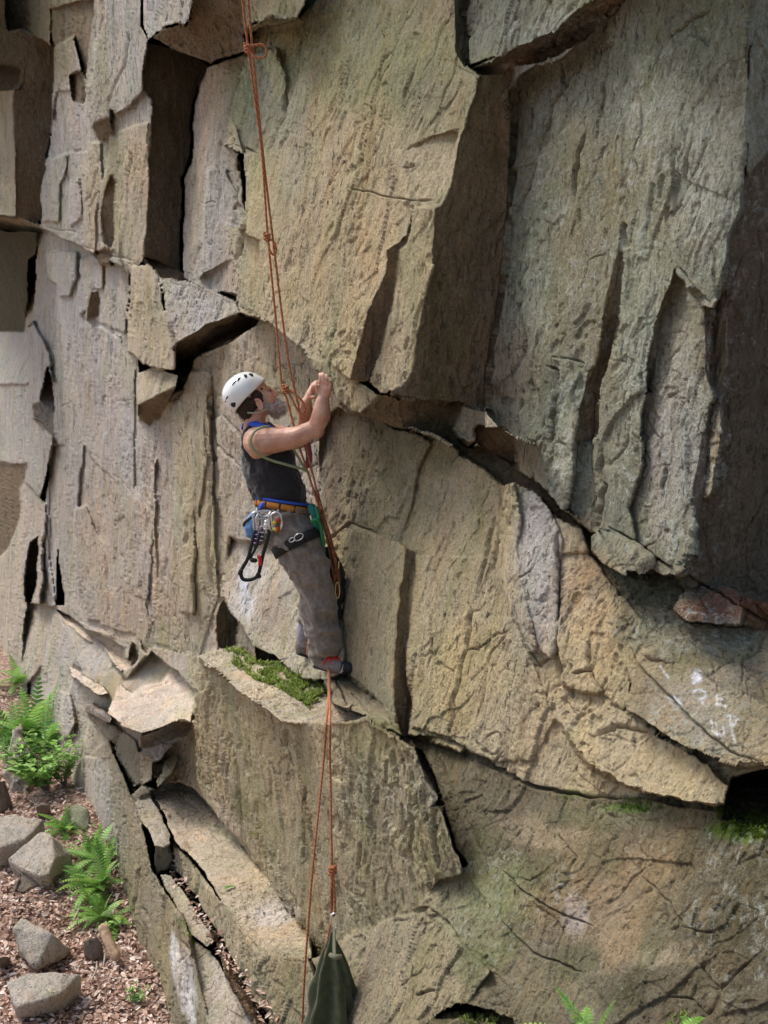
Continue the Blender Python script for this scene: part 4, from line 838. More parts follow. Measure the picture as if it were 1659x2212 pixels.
boulder([(-10,1845,.25),(6,1850,.22),(8,1870,.1),(2,1886,.0),(-10,1886,.0)], M_BLD2, 'narrow dark stone at the left edge below the flat grey boulder')
boulder([(-10,2072,.14),(8,2066,.14),(19,2066,.1),(12,2080,.0),(-10,2090,.0)], M_BLD2, 'small low stone at the left edge above the wide flat topped boulder')
boulder([(50,1800,.2),(64,1790,.2),(64,1830,.0),(20,1860,.0),(10,1850,.1)], M_BLD2, 'dark stone in the gap between the flat grey boulder and the pale slab')
# scattered small stones
for k, (x, y, r, lab) in enumerate([(126,1748,.09,'fist sized stone behind the largest pale slab'),(112,1760,.10,'brown stone between the small dark stone and the greenish boulder'),(168,1830,.08,'small stone below the greenish lichen covered boulder')]):
    boulder([(x-10,y,r),(x,y-6,r*1.3),(x+10,y-2,r),(x+9,y+7,0),(x-8,y+8,0)], M_BLD2, lab, amp=.01)

# branches and twigs
M_WOOD = simple('bare_wood', (.42, .29, .19), .8, nscale=25, namt=.35, bump=.5); M_TWIG = simple('grey_twig', (.30, .26, .22), .85, nscale=30, namt=.3)
def stick(name, pts, rad, mat, label, cat):
    bm = bmesh.new(); w_ = [gpt(x, y, z) for x, y, z in pts]; stube(bm, w_, rad, 10, 4); o = link(name, bmme(bm), mat); return tag(o, label, cat)
stick('cut_branch', [(222,2003,.22),(236,2036,.14),(252,2068,.06)], [.038, .037, .036], M_WOOD, 'pale cut branch with bark gone lying against the foot of the wall', 'branch')
stick('twig', [(186,1916,.08),(178,1940,.04),(170,1965,.03),(159,1989,.02)], [.008, .009, .009, .005], M_TWIG, 'forked grey twig on the leaves below the pale slab boulder', 'twig')
stick('twig', [(223,2031,.1),(228,2052,.03),(226,2070,.04),(222,2092,.02)], [.006, .008, .007, .004], M_TWIG, 'thin upright twig just left of the cut branch', 'twig')
stick('twig', [(209,2078,.03),(208,2095,.03),(195,2122,.02)], [.007, .008, .005], M_TWIG, 'short bent twig below the small dark rounded stone', 'twig')

# ------------------------------------------------------------------ plants
GC = [(.20, .40, .07), (.27, .50, .10), (.36, .60, .15), (.15, .31, .06), (.42, .66, .22)]
def frond(lv, base, dirv, L, droop, width, col, r):
    d = Vector(dirv).normalized(); p = Vector(base); n = 16; pts = [p.copy()]; cur = d.copy()
    for i in range(n):
        cur = (cur + Vector((0, 0, -droop / n))).normalized(); p = p + cur * L / n; pts.append(p.copy())
    for i in range(1, n + 1):
        t_ = i / n; tg = (pts[i] - pts[i - 1]).normalized(); side = tg.cross(Vector((0, 0, 1))).normalized(); up = side.cross(tg)
        wv = width * (sin(pi * min(1, t_ * .93 + .1)) ** .7) * (1 - .35 * t_)
        for s_ in (-1, 1):
            tip = pts[i] + side * s_ * wv + tg * wv * .35 - up * wv * .15
            a = pts[i] - tg * L / n * .42; b_ = pts[i] + tg * L / n * .42; mid = (pts[i] + tip) / 2
            cc = tuple(v * r.uniform(.8, 1.2) for v in col)
            lv.tri(a, mid + tg * L / n * .45, b_, cc); lv.tri(a, tip, mid + tg * L / n * .45, cc); lv.tri(a, mid - tg * L / n * .25, tip, cc)
        lv.tri(pts[i - 1] + side * .003, pts[i - 1] - side * .003, pts[i] , (.16, .22, .06))
def fern(base, nf, L, label, spread=1.0, bias=(0, 0, 0), seed=1, grp='ferns growing at the foot of the cliff'):
    r = random.Random(seed); e = empty('fern', base)
    for k in range(nf):
        a = 2 * pi * k / nf + r.uniform(-.3, .3); el_ = r.uniform(.5, 1.25); l_ = Leaves()
        d = Vector((cos(a) * cos(el_) * spread, sin(a) * cos(el_) * spread, sin(el_))) + Vector(bias)
        frond(l_, Vector(base) + Vector((r.uniform(-.05, .05), r.uniform(-.05, .05), 0)), d, L * r.uniform(.65, 1.1), r.uniform(.9, 1.9), L * .17, r.choice(GC), r)
        link('frond', l_.mesh('frond'), M_LEAF, e, smooth=False)
    return tag(e, label, 'fern', grp)
def on_ground(x, y): 
    p = gpt(x, y); p.z = gz(p.x, p.y); return p
FB = (-.15, -.25, .1)
fern(on_ground(30, 1598), 26, .74, 'feathery fern clump at the left edge, above the upright grey slab', bias=FB, seed=1)
fern(on_ground(70, 1600), 30, .82, 'tall bright fern clump left of the cliff foot, above the leafy shrub', bias=FB, seed=2)
fern(on_ground(100, 1615), 24, .66, 'fern clump directly behind the leafy shrub', bias=FB, seed=3)
fern(on_ground(146, 1812), 18, .36, 'small fern tuft in front of the greenish lichen covered boulder', bias=FB, seed=4)
fern(on_ground(212, 1872), 26, .42, 'upper fern of the row along the wall base, beside the greenish boulder', bias=FB, seed=5)
fern(on_ground(216, 1925), 26, .42, 'middle fern of the row along the wall base', bias=FB, seed=6)
fern(on_ground(228, 1975), 20, .34, 'lowest fern of the row along the wall base, above the cut branch', bias=FB, seed=7)
fern(gpt(40, 1478, .05), 12, .6, 'tiny dark fern far back against the cliff at the left edge', bias=FB, seed=8)
fern(ath(1300, 2300, 1.1), 12, .17, 'fern whose frond tips rise into view at the bottom right', bias=(-.2, -.3, .3), seed=9, grp=None)
fern(ath(1492, 2285, 1.0), 7, .12, 'smallest fern tips at the bottom edge, right of the other fern tips', bias=(-.1, -.1, .3), seed=10, grp=None)
def shrub(base, ns, H, leafL, label, name='shrub', seed=3, cols=GC, lean=(-.15, -.2, 0), cat='shrub', spread=.5):
    r = random.Random(seed); e = empty(name, base); l_ = Leaves(); bm = bmesh.new()
    for k in range(ns):
        a = r.uniform(0, 2 * pi); d = Vector((cos(a) * spread, sin(a) * spread, 1)) + Vector(lean); d.normalize(); L = H * r.uniform(.5, 1)
        pts = [Vector(base) + d * L * t_ + Vector((r.gauss(0, .012), r.gauss(0, .012), -.25 * L * t_ * t_)) for t_ in (0, .25, .5, .75, 1)]
        tube(bm, pts, [.005, .004, .004, .003, .002], 5)
        for q in range(int(7 + L * 12)):
            t_ = r.uniform(.25, 1) * 4; i = min(3, int(t_)); p = pts[i].lerp(pts[i + 1], t_ - i); a2 = r.uniform(0, 2 * pi)
            dd = Vector((cos(a2), sin(a2), r.uniform(-.2, .5)))
            l_.add(p, dd, (r.gauss(0, .3), r.gauss(0, .3), 1), leafL * r.uniform(.6, 1.15), leafL * .5, r.choice(cols), .12)
    link('stem', bmme(bm), M_TWIG, e); link('foliage', l_.mesh('foliage'), M_LEAF, e, smooth=False)
    return tag(e, label, cat)
shrub(on_ground(100, 1712), 44, .95, .10, 'bright leafy green shrub right of the upright grey slab', seed=3, cols=GC[1:] + [(.34, .62, .12)])
shrub(on_ground(140, 1700), 24, .8, .07, 'low darker leafy plant between the bright shrub and the cliff wall', name='leafy_plant', seed=5, cat='plant')
shrub(on_ground(238, 1995), 14, .24, .05, 'low broad leaved plant at the wall base just above the cut branch', name='leafy_plant', seed=6, cat='plant')
shrub(on_ground(205, 1850), 12, .34, .045, 'low leafy plant among the ferns beside the greenish boulder', name='leafy_plant', seed=7, cat='plant')
shrub(on_ground(300, 2160), 12, .2, .03, 'thin weed growing out of the foot of the low wall near the bottom edge', name='weed', seed=8, cat='weed')
# moss
def moss(name, poly, n, h_, cols, label, seed=2, z=0.0):
    r = random.Random(seed); l_ = Leaves(); P = poly; xs = [p[0] for p in P]; ys = [p[1] for p in P]; k = 0
    while k < n:
        x = r.uniform(min(xs), max(xs)); y = r.uniform(min(ys), max(ys)); ins = False
        for i in range(len(P)):
            (xa, ya), (xb, yb) = P[i], P[(i + 1) % len(P)]
            if (ya > y) != (yb > y) and x < (xb - xa) * (y - ya) / (yb - ya) + xa: ins = not ins
        if not ins: continue
        k += 1
        if vnoise(np.array([x / 12., y / 7., seed * 3.3])) + .6 * vnoise(np.array([x / 4., y / 3., seed * 1.3])) < -.08: continue
        p = surf(x, y) + Vector((0, 0, z)); a = r.uniform(0, 2 * pi); cc = r.choice(cols)
        l_.add(p, (cos(a) * .7, sin(a) * .7, r.uniform(.5, 1.2)), (-cos(a), -sin(a), .6), h_ * r.uniform(.5, 1.3), h_ * .28, cc, .1)
    o = link(name, l_.mesh(name), M_LEAF, origin=(0, 0, 0), smooth=False); return tag(o, label, 'moss', kind='stuff')
MG = [(.24, .36, .06), (.32, .44, .09), (.40, .50, .13), (.17, .24, .05), (.26, .26, .10)]
moss('moss', [(488,1402),(520,1400),(560,1432),(612,1436),(640,1455),(690,1475),(700,1500),(668,1530),(630,1505),(590,1480),(550,1470),(520,1445),(500,1430)], 9000, .034, MG, 'bright green moss spread along the back of the ledge under the climber')
moss('moss', [(1540,1745),(1600,1735),(1659,1760),(1700,1810),(1640,1815),(1560,1800)], 2500, .014, [(.10, .17, .015), (.15, .24, .02), (.07, .12, .015)], 'dark green moss in the shaded hollow at the right edge', seed=4)
moss('moss', [(1330,1722),(1400,1728),(1440,1745),(1400,1755),(1330,1745)], 900, .012, [(.10, .20, .02), (.15, .28, .03)], 'thin line of moss along the long crack on the right', seed=5)
moss('moss', [(1440,2196),(1480,2185),(1500,2200),(1520,2260),(1430,2260)], 500, .02, MG, 'small patch of grass green moss at the bottom edge right of the fern tips', seed=6)
moss('moss', [(994,2195),(1040,2190),(1070,2200),(1100,2290),(980,2290)], 1500, .022, MG, 'grassy moss inside the dark hollow at the bottom edge', seed=7)
moss('moss', [(535,1795),(560,1795),(556,1815),(538,1812)], 250, .016, MG, 'tiny moss tuft at the back of the long stone bench', seed=8)
moss('moss', [(375,1960),(400,2000),(425,2040),(415,2045),(390,2010)], 400, .018, MG, 'moss in the crack between the slabs of the gutter', seed=9)
moss('moss', [(286,2060),(300,2060),(345,2180),(370,2225),(350,2225),(310,2150)], 1500, .03, MG, 'moss and weeds along the foot of the low wall', seed=10)
moss('moss', [(215,1300),(0,0)], 0, .03, MG, 'x') if False else None
l_ = Leaves(); p = surf(484, 1926) + Vector((0, 0, .015)); l_.add(p, (.9, .45, .1), (0, 0, 1), .075, .035, (.16, .36, .07), .2)
tag(link('leaf', l_.mesh('leaf'), M_LEAF, smooth=False), 'single green leaf lying on the long stone bench', 'leaf')

# ------------------------------------------------------------------ the climber
FW = Vector((.894, .447, 0)); LAT = Vector((.447, -.894, 0)); UPV = Vector((0, 0, 1))   # forward (to the rock), lateral (to the viewer), up
M_SKIN, t, b = newmat('skin'); tc = t.nodes.new('ShaderNodeTexCoord'); n1 = noise(t, tc.outputs['Object'], 14, 4, .6); n2 = noise(t, tc.outputs['Object'], 160, 3, .6)
c = mixc(t, ramp(t, n1, .35, .65), (.46, .225, .15), (.62, .38, .28)); c = mixc(t, ramp(t, n2, .62, .75), c, (.40, .2, .14)); t.links.new(c, b.inputs['Base Color'])
b.inputs['Roughness'].default_value = .5; b.inputs['Subsurface Weight'].default_value = .05; b.inputs['Subsurface Scale'].default_value = .01; b.inputs['Subsurface Radius'].default_value = (1, .4, .2)
bb = nd(t, 'ShaderNodeBump'); bb.inputs['Strength'].default_value = .25; bb.inputs['Distance'].default_value = .004; t.links.new(n2, bb.inputs['Height']); t.links.new(bb.outputs[0], b.inputs['Normal'])
M_SHIRT = simple('black_jersey', (.014, .014, .016), .9, nscale=120, namt=.3, bump=.15, sheen=.25)
M_TROUS = simple('grey_brown_canvas', (.19, .165, .138), .9, nscale=55, namt=.22, bump=.35, sheen=.3)
M_HELM = simple('white_helmet_shell', (.74, .78, .76), .22, spec=.5, coat=.6, nscale=8, namt=.04)
M_DARK = simple('dark_foam', (.015, .018, .025), .8); M_HAIR = simple('brown_hair', (.045, .028, .018), .85, nscale=120, namt=.5, bump=.6)
M_BEARD = simple('grey_beard', (.50, .47, .45), .9, nscale=90, namt=.4, bump=.8)
M_ORANGE = simple('orange_webbing', (.52, .20, .03), .75, nscale=150, namt=.2); M_BLUE = simple('blue_webbing', (.03, .09, .50), .7, nscale=150, namt=.2)
M_BLACKW = simple('black_webbing', (.012, .014, .015), .75, nscale=150, namt=.3); M_GREENW = simple('pale_green_sling', (.27, .31, .17), .75, nscale=150, namt=.15)
M_TEAL = simple('teal_webbing', (.02, .16, .12), .7, nscale=150, namt=.2)
M_METAL = simple('alloy', (.72, .73, .74), .28, 1.0); M_ROPE = None
def body_noise(a, f): return lambda co: a * fbm(co * f, 3, 500)

SH = at(566, 950, 5.47); CH = at(582, 985, 5.47); MID = at(596, 1032, 5.47); WA = at(612, 1082, 5.47); HI = at(617, 1128, 5.47)
HC = at(547, 857, 5.44); tl = radians(27); HF = (Vector((.97, .24, 0)) * cos(tl) + UPV * sin(tl)).normalized(); HS = Vector((.24, -.97, 0)); HU = HS.cross(HF).normalized()
if HU.z < 0: HU = -HU
def hp(f, s_, u_): return HC + HF * f + HS * s_ + HU * u_
hax = (HF, HS, HU)
# joints
nsh = at(560, 954, 5.33); nel = at(682, 924, 5.27); nwr = at(700, 857, 5.23)
fsh = at(590, 945, 5.62); fel = at(662, 948, 5.58); fwr = at(662, 868, 5.40)
nhip = at(622, 1140, 5.40); nkn = at(681, 1262, 5.36); nank = at(703, 1408, 5.38)
fhip = at(606, 1140, 5.57); fkn = at(672, 1255, 5.66); fank = at(664, 1385, 5.67)

bm = bmesh.new()
# trunk
tube(bm, [HI, WA, MID, CH, SH, SH + (at(552, 925, 5.46) - SH)], [(.155, .115), (.135, .105), (.140, .108), (.140, .112), (.15, .09), (.09, .07)], 24, ax=LAT)
# neck
tube(bm, [at(556, 940, 5.46), at(549, 912, 5.45), hp(-.01, 0, -.06)], [.075, .062, .062], 18)
# head
ball(bm, hp(-.012, 0, .018), (.103, .078, .098), hax, 28)
ball(bm, hp(.028, 0, -.045), (.078, .062, .082), hax, 24)          # face mass
ball(bm, hp(.062, 0, -.098), (.034, .038, .026), hax, 16)          # chin
ball(bm, hp(.020, .040, -.082), (.055, .018, .030), hax, 14); ball(bm, hp(.020, -.040, -.082), (.055, .018, .030), hax, 14)   # jaw
ball(bm, hp(.088, 0, .004), (.016, .05, .011), hax, 14)            # brow
tube(bm, [hp(.090, 0, .0), hp(.107, 0, -.022), hp(.122, 0, -.042)], [.010, .012, .014], 12)
ball(bm, hp(.118, 0, -.047), (.016, .016, .011), hax, 12); ball(bm, hp(.108, .012, -.047), .009, None, 10); ball(bm, hp(.108, -.012, -.047), .009, None, 10)
for sg in (1, -1): ball(bm, hp(.072, sg * .038, -.032), (.022, .018, .018), hax, 12)   # cheekbones
ball(bm, hp(.094, 0, -.070), (.015, .024, .007), hax, 12); ball(bm, hp(.092, 0, -.081), (.014, .021, .007), hax, 12)   # lips
for sg in (1, -1):   # ears
    e0 = hp(-.002, sg * .078, -.045)
    tube(bm, [e0 + HU * (.032 * cos(a)) + HF * (.017 * sin(a)) + HS * sg * .008 for a in [radians(q) for q in range(-30, 240, 22)]], .0055, 8)
    ball(bm, e0, (.015, .006, .026), hax, 12); ball(bm, e0 - HU * .030 + HF * .004, (.009, .007, .010), hax, 10)
# arms
stube(bm, [at(556, 952, 5.40), nsh, at(598, 950, 5.31), at(640, 944, 5.28), nel], [.078, .080, .066, .055, .046], 18, 5)
ball(bm, at(566, 956, 5.33), (.078, .066, .082), None, 20); ball(bm, at(560, 967, 5.34), (.065, .05, .062), None, 18)
stube(bm, [nel, at(693, 898, 5.25), at(696, 874, 5.24), nwr], [.046, .051, .041, .029], 16, 5)
ball(bm, at(684, 930, 5.27), .043, None, 14)
stube(bm, [at(596, 950, 5.55), fsh, at(628, 950, 5.6), fel], [.075, .075, .06, .045], 16, 4)
stube(bm, [fel, at(661, 912, 5.5), fwr], [.046, .046, .029], 14, 4)
# hands
def hand(wr, kn, side, tips, thumb, flat):
    """wr wrist, kn knuckle centre, side across the palm, tips list of fingertip points, thumb tip"""
    kn = Vector(kn); wr = Vector(wr); mid = (wr + kn) / 2
    tube(bm, [wr, wr.lerp(kn, .35), wr.lerp(kn, .75), kn], [(.029, .022), (.036, .019), (.042, .017), (.040, .013)], 16, ax=side)
    for i, tp in enumerate(tips):
        b0 = kn + side * (.033 - .022 * i); tp = Vector(tp); out = flat
        p1 = b0.lerp(tp, .40) + out * .014; p2 = b0.lerp(tp, .75) + out * .012
        tube(bm, spline([b0 - (b0 - wr) * .1, b0, p1, p2, tp], 3), lerpr([.0112, .0112, .0102, .0094, .0080], 3), 10)
    tb = wr.lerp(kn, .30) + side * .030
    tube(bm, spline([tb - side * .012, tb, tb.lerp(Vector(thumb), .5) + side * .008, Vector(thumb)], 3), lerpr([.013, .013, .0105, .0085], 3), 10)
sd = (FW * .25 - LAT * -.0).normalized()
across = (Vector((-.85, .45, .1))).normalized()
hand(nwr, at(703, 834, 5.215), across, [at(691, 808, 5.23), at(697, 807, 5.225), at(705, 810, 5.22), at(713, 815, 5.215)], at(684, 832, 5.20), Vector((.2, -.6, .3)).normalized())
hand(fwr, at(673, 842, 5.37), Vector((.3, -.9, .1)).normalized(), [at(690, 836, 5.32), at(693, 831, 5.35), at(694, 827, 5.38), at(693, 824, 5.41)], at(682, 858, 5.33), Vector((-.5, -.2, .7)).normalized())
# legs (inside the trousers) and feet
tube(bm, [HI + LAT * .05, nhip, nhip.lerp(nkn, .5), nkn, nkn.lerp(nank, .4), nank], [.10, .10, .085, .062, .060, .040], 16)
tube(bm, [HI - LAT * .05, fhip, fhip.lerp(fkn, .5), fkn, fkn.lerp(fank, .4), fank], [.10, .10, .075, .055, .050, .032], 16)
for a_, toe in ((nank, at(735, 1440, 5.37)), (fank, at(685, 1410, 5.68))):
    tube(bm, [a_, a_.lerp(toe, .3) - UPV * .035, a_.lerp(toe, .8), toe], [.038, .04, .034, .022], 12)
person = link('person', fuse(bm, .0045, 2, lambda co: .0012 * fbm(co * 30, 3, 500) + .0030 * fbm(co * np.array([13, 13, 13.]), 2, 505)), M_SKIN, origin=at(617, 1128, 5.47))
tag(person, 'bearded climber in black vest and grey brown trousers gripping the rock edge', 'person')
# eyes
for sg in (1, -1):
    bm = bmesh.new(); ball(bm, hp(.082, sg * .030, -.013), .0115, None, 14); o = link('eye', bmme(bm), simple('eye_white', (.30, .27, .25), .35), person)
    bm = bmesh.new(); ball(bm, hp(.0935, sg * .031, -.012), .0052, None, 10); link('iris', bmme(bm), M_DARK, o)
# beard, hair
bm = bmesh.new(); r = random.Random(4)
for (f, s_, u_, ra) in [(.072,.0,-.112,.042),(.088,0,-.104,.036),(.095,0,-.125,.026),(.045,.042,-.092,.024),(.045,-.042,-.092,.024),(.020,.057,-.072,.017),(.020,-.057,-.072,.017),(.082,.020,-.080,.016),(.082,-.020,-.080,.016),(.088,.012,-.066,.011),(.088,-.012,-.066,.011),(.058,0,-.135,.024),(.012,.063,-.052,.012),(.085,0,-.110,.022)]:
    ball(bm, hp(f + .008, s_, u_), (ra * 1.05, ra, ra), hax, 14)
bl = fuse(bm, .004, 2, lambda co: .0022 * fbm(co * 70, 3, 77))
def strands(me, n, L, down, wd, seed, keep=None):
    r = random.Random(seed); bm = bmesh.new(); bm.from_mesh(me); vs = [v for v in bm.verts]; bm.normal_update()
    src = [(v.co.copy(), v.normal.copy()) for v in r.choices(vs, k=n)]
    for c_, n_ in src:
        d_ = (n_ * .55 + Vector(down) + Vector((r.gauss(0, .22), r.gauss(0, .22), r.gauss(0, .22)))).normalized(); l_ = L * r.uniform(.5, 1.2)
        s_ = d_.cross(Vector((r.gauss(0, 1), r.gauss(0, 1), r.gauss(0, 1)))).normalized() * wd
        a_ = bm.verts.new(c_ - s_ - n_ * .002); b_ = bm.verts.new(c_ + s_ - n_ * .002); m_ = bm.verts.new(c_ + d_ * l_ * .6 + s_ * .6); e_ = bm.verts.new(c_ + d_ * l_ - UPV * l_ * .15)
        bm.faces.new((a_, b_, m_)); bm.faces.new((a_, m_, e_))
    bm.to_mesh(me); bm.free()
strands(bl, 1500, .020, HF * .5 - UPV * .5, .0011, 5)
bo = link('beard', bl, M_BEARD, person); bo['label'] = 'full grey beard with white tip'
bm = bmesh.new()
ball(bm, hp(-.045, 0, -.015), (.075, .082, .080), hax, 20); ball(bm, hp(-.068, 0, -.065), (.040, .058, .050), hax, 16)
for sg in (1, -1): ball(bm, hp(.005, sg * .062, -.004), (.038, .022, .042), hax, 14); ball(bm, hp(.022, sg * .066, -.035), (.012, .010, .026), hax, 12)
hm = fuse(bm, .005, 2, lambda co: .002 * fbm(co * 60, 3, 79)); strands(hm, 1500, .016, -UPV * .9 - HF * .3, .0010, 6); link('hair', hm, M_HAIR, person)
# helmet: shell with rim, vents, straps
HA = hp(-.030, 0, .034); th = radians(9)
hf = (HF * cos(th) + HU * sin(th)).normalized(); hu = HS.cross(hf).normalized(); hu = hu if hu.z > 0 else -hu
bm = bmesh.new(); NU, NV = 48, 18; rings = []
def hshell(a, v_, off=0):
    # a around, v_ 0 top .. 1 rim; the rim drops at the back and lifts over the ear
    ca, sa = cos(a), sin(a); ph = v_ * (1.72 + .30 * max(0, -ca) ** 1.5 - .12 * max(0, ca) - .02)
    rx = .120 + off + .006 * (ca < 0) * (-ca); ry = .106 + off; rz = .112 + off
    z = cos(ph) * rz; k = sin(ph) if ph < pi / 2 else 1 - .22 * (ph - pi / 2) ** 1.3
    x = rx * ca * k; y = ry * sa * k
    if ca > .75: x += .016 * (ca - .75) / .25 * v_ ** 6
    ridge = .004 * sin(pi * min(1, ph / 1.4)) * cos(3 * a) ** 2
    return HA + hf * (x + ridge * ca) + HS * (y + ridge * sa) + hu * z
top = bm.verts.new(hshell(0, 0.0))
for i in range(1, NV + 1): rings.append([bm.verts.new(hshell(2 * pi * k / NU, i / NV)) for k in range(NU)])
for k in range(NU): bm.faces.new((top, rings[0][k], rings[0][(k + 1) % NU]))
for i in range(NV - 1):
    for k in range(NU): bm.faces.new((rings[i][k], rings[i + 1][k], rings[i + 1][(k + 1) % NU], rings[i][(k + 1) % NU]))
inner = [bm.verts.new(hshell(2 * pi * k / NU, 1.0, -.010)) for k in range(NU)]; in2 = [bm.verts.new(hshell(2 * pi * k / NU, .6, -.014)) for k in range(NU)]
itop = bm.verts.new(hshell(0, 0, -.014))
for k in range(NU):
    k2 = (k + 1) % NU; bm.faces.new((rings[-1][k], inner[k], inner[k2], rings[-1][k2])); bm.faces.new((inner[k], in2[k], in2[k2], inner[k2])); bm.faces.new((in2[k], itop, in2[k2]))
helm = link('helmet', bmme(bm), M_HELM, person); helm['label'] = 'white climbing helmet with dark oval vents'
def vent(pts):
    bm = bmesh.new(); cen = sum((hshell(a, v_, .0012) for a, v_ in pts), Vector()) / len(pts); n_ = (cen - HA).normalized()
    vs = [bm.verts.new(hshell(a, v_, .0016)) for a, v_ in pts]; cv = bm.verts.new(cen + n_ * .0022)
    for i in range(len(vs)): bm.faces.new((vs[i], vs[(i + 1) % len(vs)], cv))
    vs2 = [bm.verts.new(v.co - n_ * .006) for v in vs]
    for i in range(len(vs)): bm.faces.new((vs[i], vs2[i], vs2[(i + 1) % len(vs)], vs[(i + 1) % len(vs)]))
    link('vent', bmme(bm), M_DARK, helm)
def oval(a0, v0, ra, rv, sk=0, n=14, p=1.0):
    return [(a0 + ra * cos(q) + sk * sin(q), v0 + rv * sin(q) * (1 + p * .4 * cos(q))) for q in [2 * pi * k / n for k in range(n)]]
# HS points to the viewer: angle +90 deg is the visible side
for sgn in (1, -1):
    for (a0, v0, ra, rv, sk) in [(.62, .60, .17, .075, .05), (.98, .50, .12, .070, .07), (1.42, .43, .15, .045, .10), (1.80, .43, .15, .030, .12), (2.42, .86, .14, .062, -.03), (2.55, .62, .11, .022, .06), (2.80, .66, .06, .020, .03), (2.85, .93, .05, .012, .02)]:
        vent([(sgn * a, v_) for a, v_ in oval(a0, v0, ra, rv, sk)])
bm = bmesh.new()
def ribbon(bm, pts, w_, th_, nrm=None, n=4):
    P = spline(pts, n); m = len(P); rings = []
    for i, p in enumerate(P):
        tg = (P[min(i + 1, m - 1)] - P[max(i - 1, 0)]).normalized(); nn_ = Vector(nrm(p) if callable(nrm) else nrm); sd_ = tg.cross(nn_).normalized(); nn_ = sd_.cross(tg).normalized()
        rings.append([bm.verts.new(p + sd_ * a * w_ + nn_ * b_ * th_) for a, b_ in ((-.5, -.5), (.5, -.5), (.5, .5), (-.5, .5))])
    for i in range(m - 1):
        for k in range(4): bm.faces.new((rings[i][k], rings[i][(k + 1) % 4], rings[i + 1][(k + 1) % 4], rings[i + 1][k]))
    bm.faces.new(rings[0]); bm.faces.new(rings[-1])
ribbon(bm, [hp(.050, .082, .022), hp(.046, .082, -.02), hp(.048, .072, -.07), hp(.046, .055, -.105)], .010, .002, HS)
ribbon(bm, [hp(-.075, .070, -.058), hp(-.03, .085, -.082), hp(.02, .078, -.086), hp(.046, .062, -.092)], .009, .002, HS)
M_STRAP = simple('chin_strap_webbing', (.36, .36, .30), .8)
link('chin_strap', bmme(bm), M_STRAP, helm)
bm = bmesh.new(); ball(bm, hp(.050, .090, .020), .007, None, 10); link('strap_button', bmme(bm), M_DARK, helm)

# tank top
bm = bmesh.new()
tube(bm, [at(612, 1092, 5.47), at(606, 1070, 5.47), at(592, 1040, 5.47), at(581, 1005, 5.47), at(577, 975, 5.47), at(574, 950, 5.47), at(568, 932, 5.46)],
     [(.152, .130), (.162, .142), (.168, .140), (.178, .142), (.150, .140), (.110, .116), (.085, .075)], 30, ax=LAT)
stube(bm, [at(600, 940, 5.40), at(572, 925, 5.40), at(545, 930, 5.40), at(535, 955, 5.37), at(539, 985, 5.37)], [.022, .024, .032, .038, .03], 12, 4)
stube(bm, [at(600, 940, 5.54), at(572, 925, 5.54), at(545, 930, 5.54), at(538, 960, 5.52)], [.022, .022, .026, .03], 12, 4)
tube(bm, [at(541, 1030, 5.47), at(551, 1050, 5.46), at(562, 1062, 5.44)], [.03, .045, .035], 12)
def shirt_n(co):
    q = co.copy(); f = 1 - np.abs(fbm(q * np.array([9, 9, 16.]), 3, 600)); return .015 * (f - .6)
link('tank_top', fuse(bm, .006, 3, shirt_n), M_SHIRT, person)
# trousers
bm = bmesh.new()
tube(bm, [at(611, 1084, 5.47), at(612, 1105, 5.47), at(612, 1130, 5.47), at(618, 1152, 5.47)], [(.150, .128), (.168, .140), (.175, .150), (.165, .128)], 28, ax=LAT)
stube(bm, [at(614, 1130, 5.40), at(634, 1165, 5.38), at(655, 1205, 5.36), at(679, 1262, 5.35), at(687, 1310, 5.35), at(696, 1360, 5.36), at(703, 1398, 5.37)],
      [.130, .130, .118, .096, .092, .090, .080], 22, 5)
ball(bm, at(572, 1140, 5.42), (.09, .08, .085), None, 16)
stube(bm, [at(606, 1130, 5.56), at(640, 1180, 5.60), at(672, 1240, 5.64), at(682, 1290, 5.66), at(671, 1362, 5.67)], [.125, .115, .092, .085, .072], 20, 5)
tube(bm, [at(690, 1400, 5.36), at(683, 1414, 5.36), at(686, 1424, 5.36)], [.045, .032, .02], 12)
def tr_n(co):
    q = co.copy(); q[:, 0] += .25 * co[:, 2]
    f = 1 - np.abs(fbm(q * np.array([7, 7, 11.]), 2, 610)); f2 = 1 - np.abs(fbm(q * np.array([20, 20, 9.]), 2, 611))
    f3 = 1 - np.abs(np.sin((co[:, 2] * 1.0 + .8 * (co[:, 0] + .4)) * 17 + 2.5 * fbm(co * 4, 2, 613))); return .034 * (f - .65) + .012 * (f2 - .6) + .010 * np.clip(f3, 0, 1) ** 2
trous = link('trousers', fuse(bm, .007, 2, tr_n), M_TROUS, person)
bm = bmesh.new(); stube(bm, [at(688, 1218, 5.20), at(697, 1250, 5.21), at(700, 1290, 5.23), at(692, 1340, 5.24), at(678, 1400, 5.26)], .004, 6, 4)
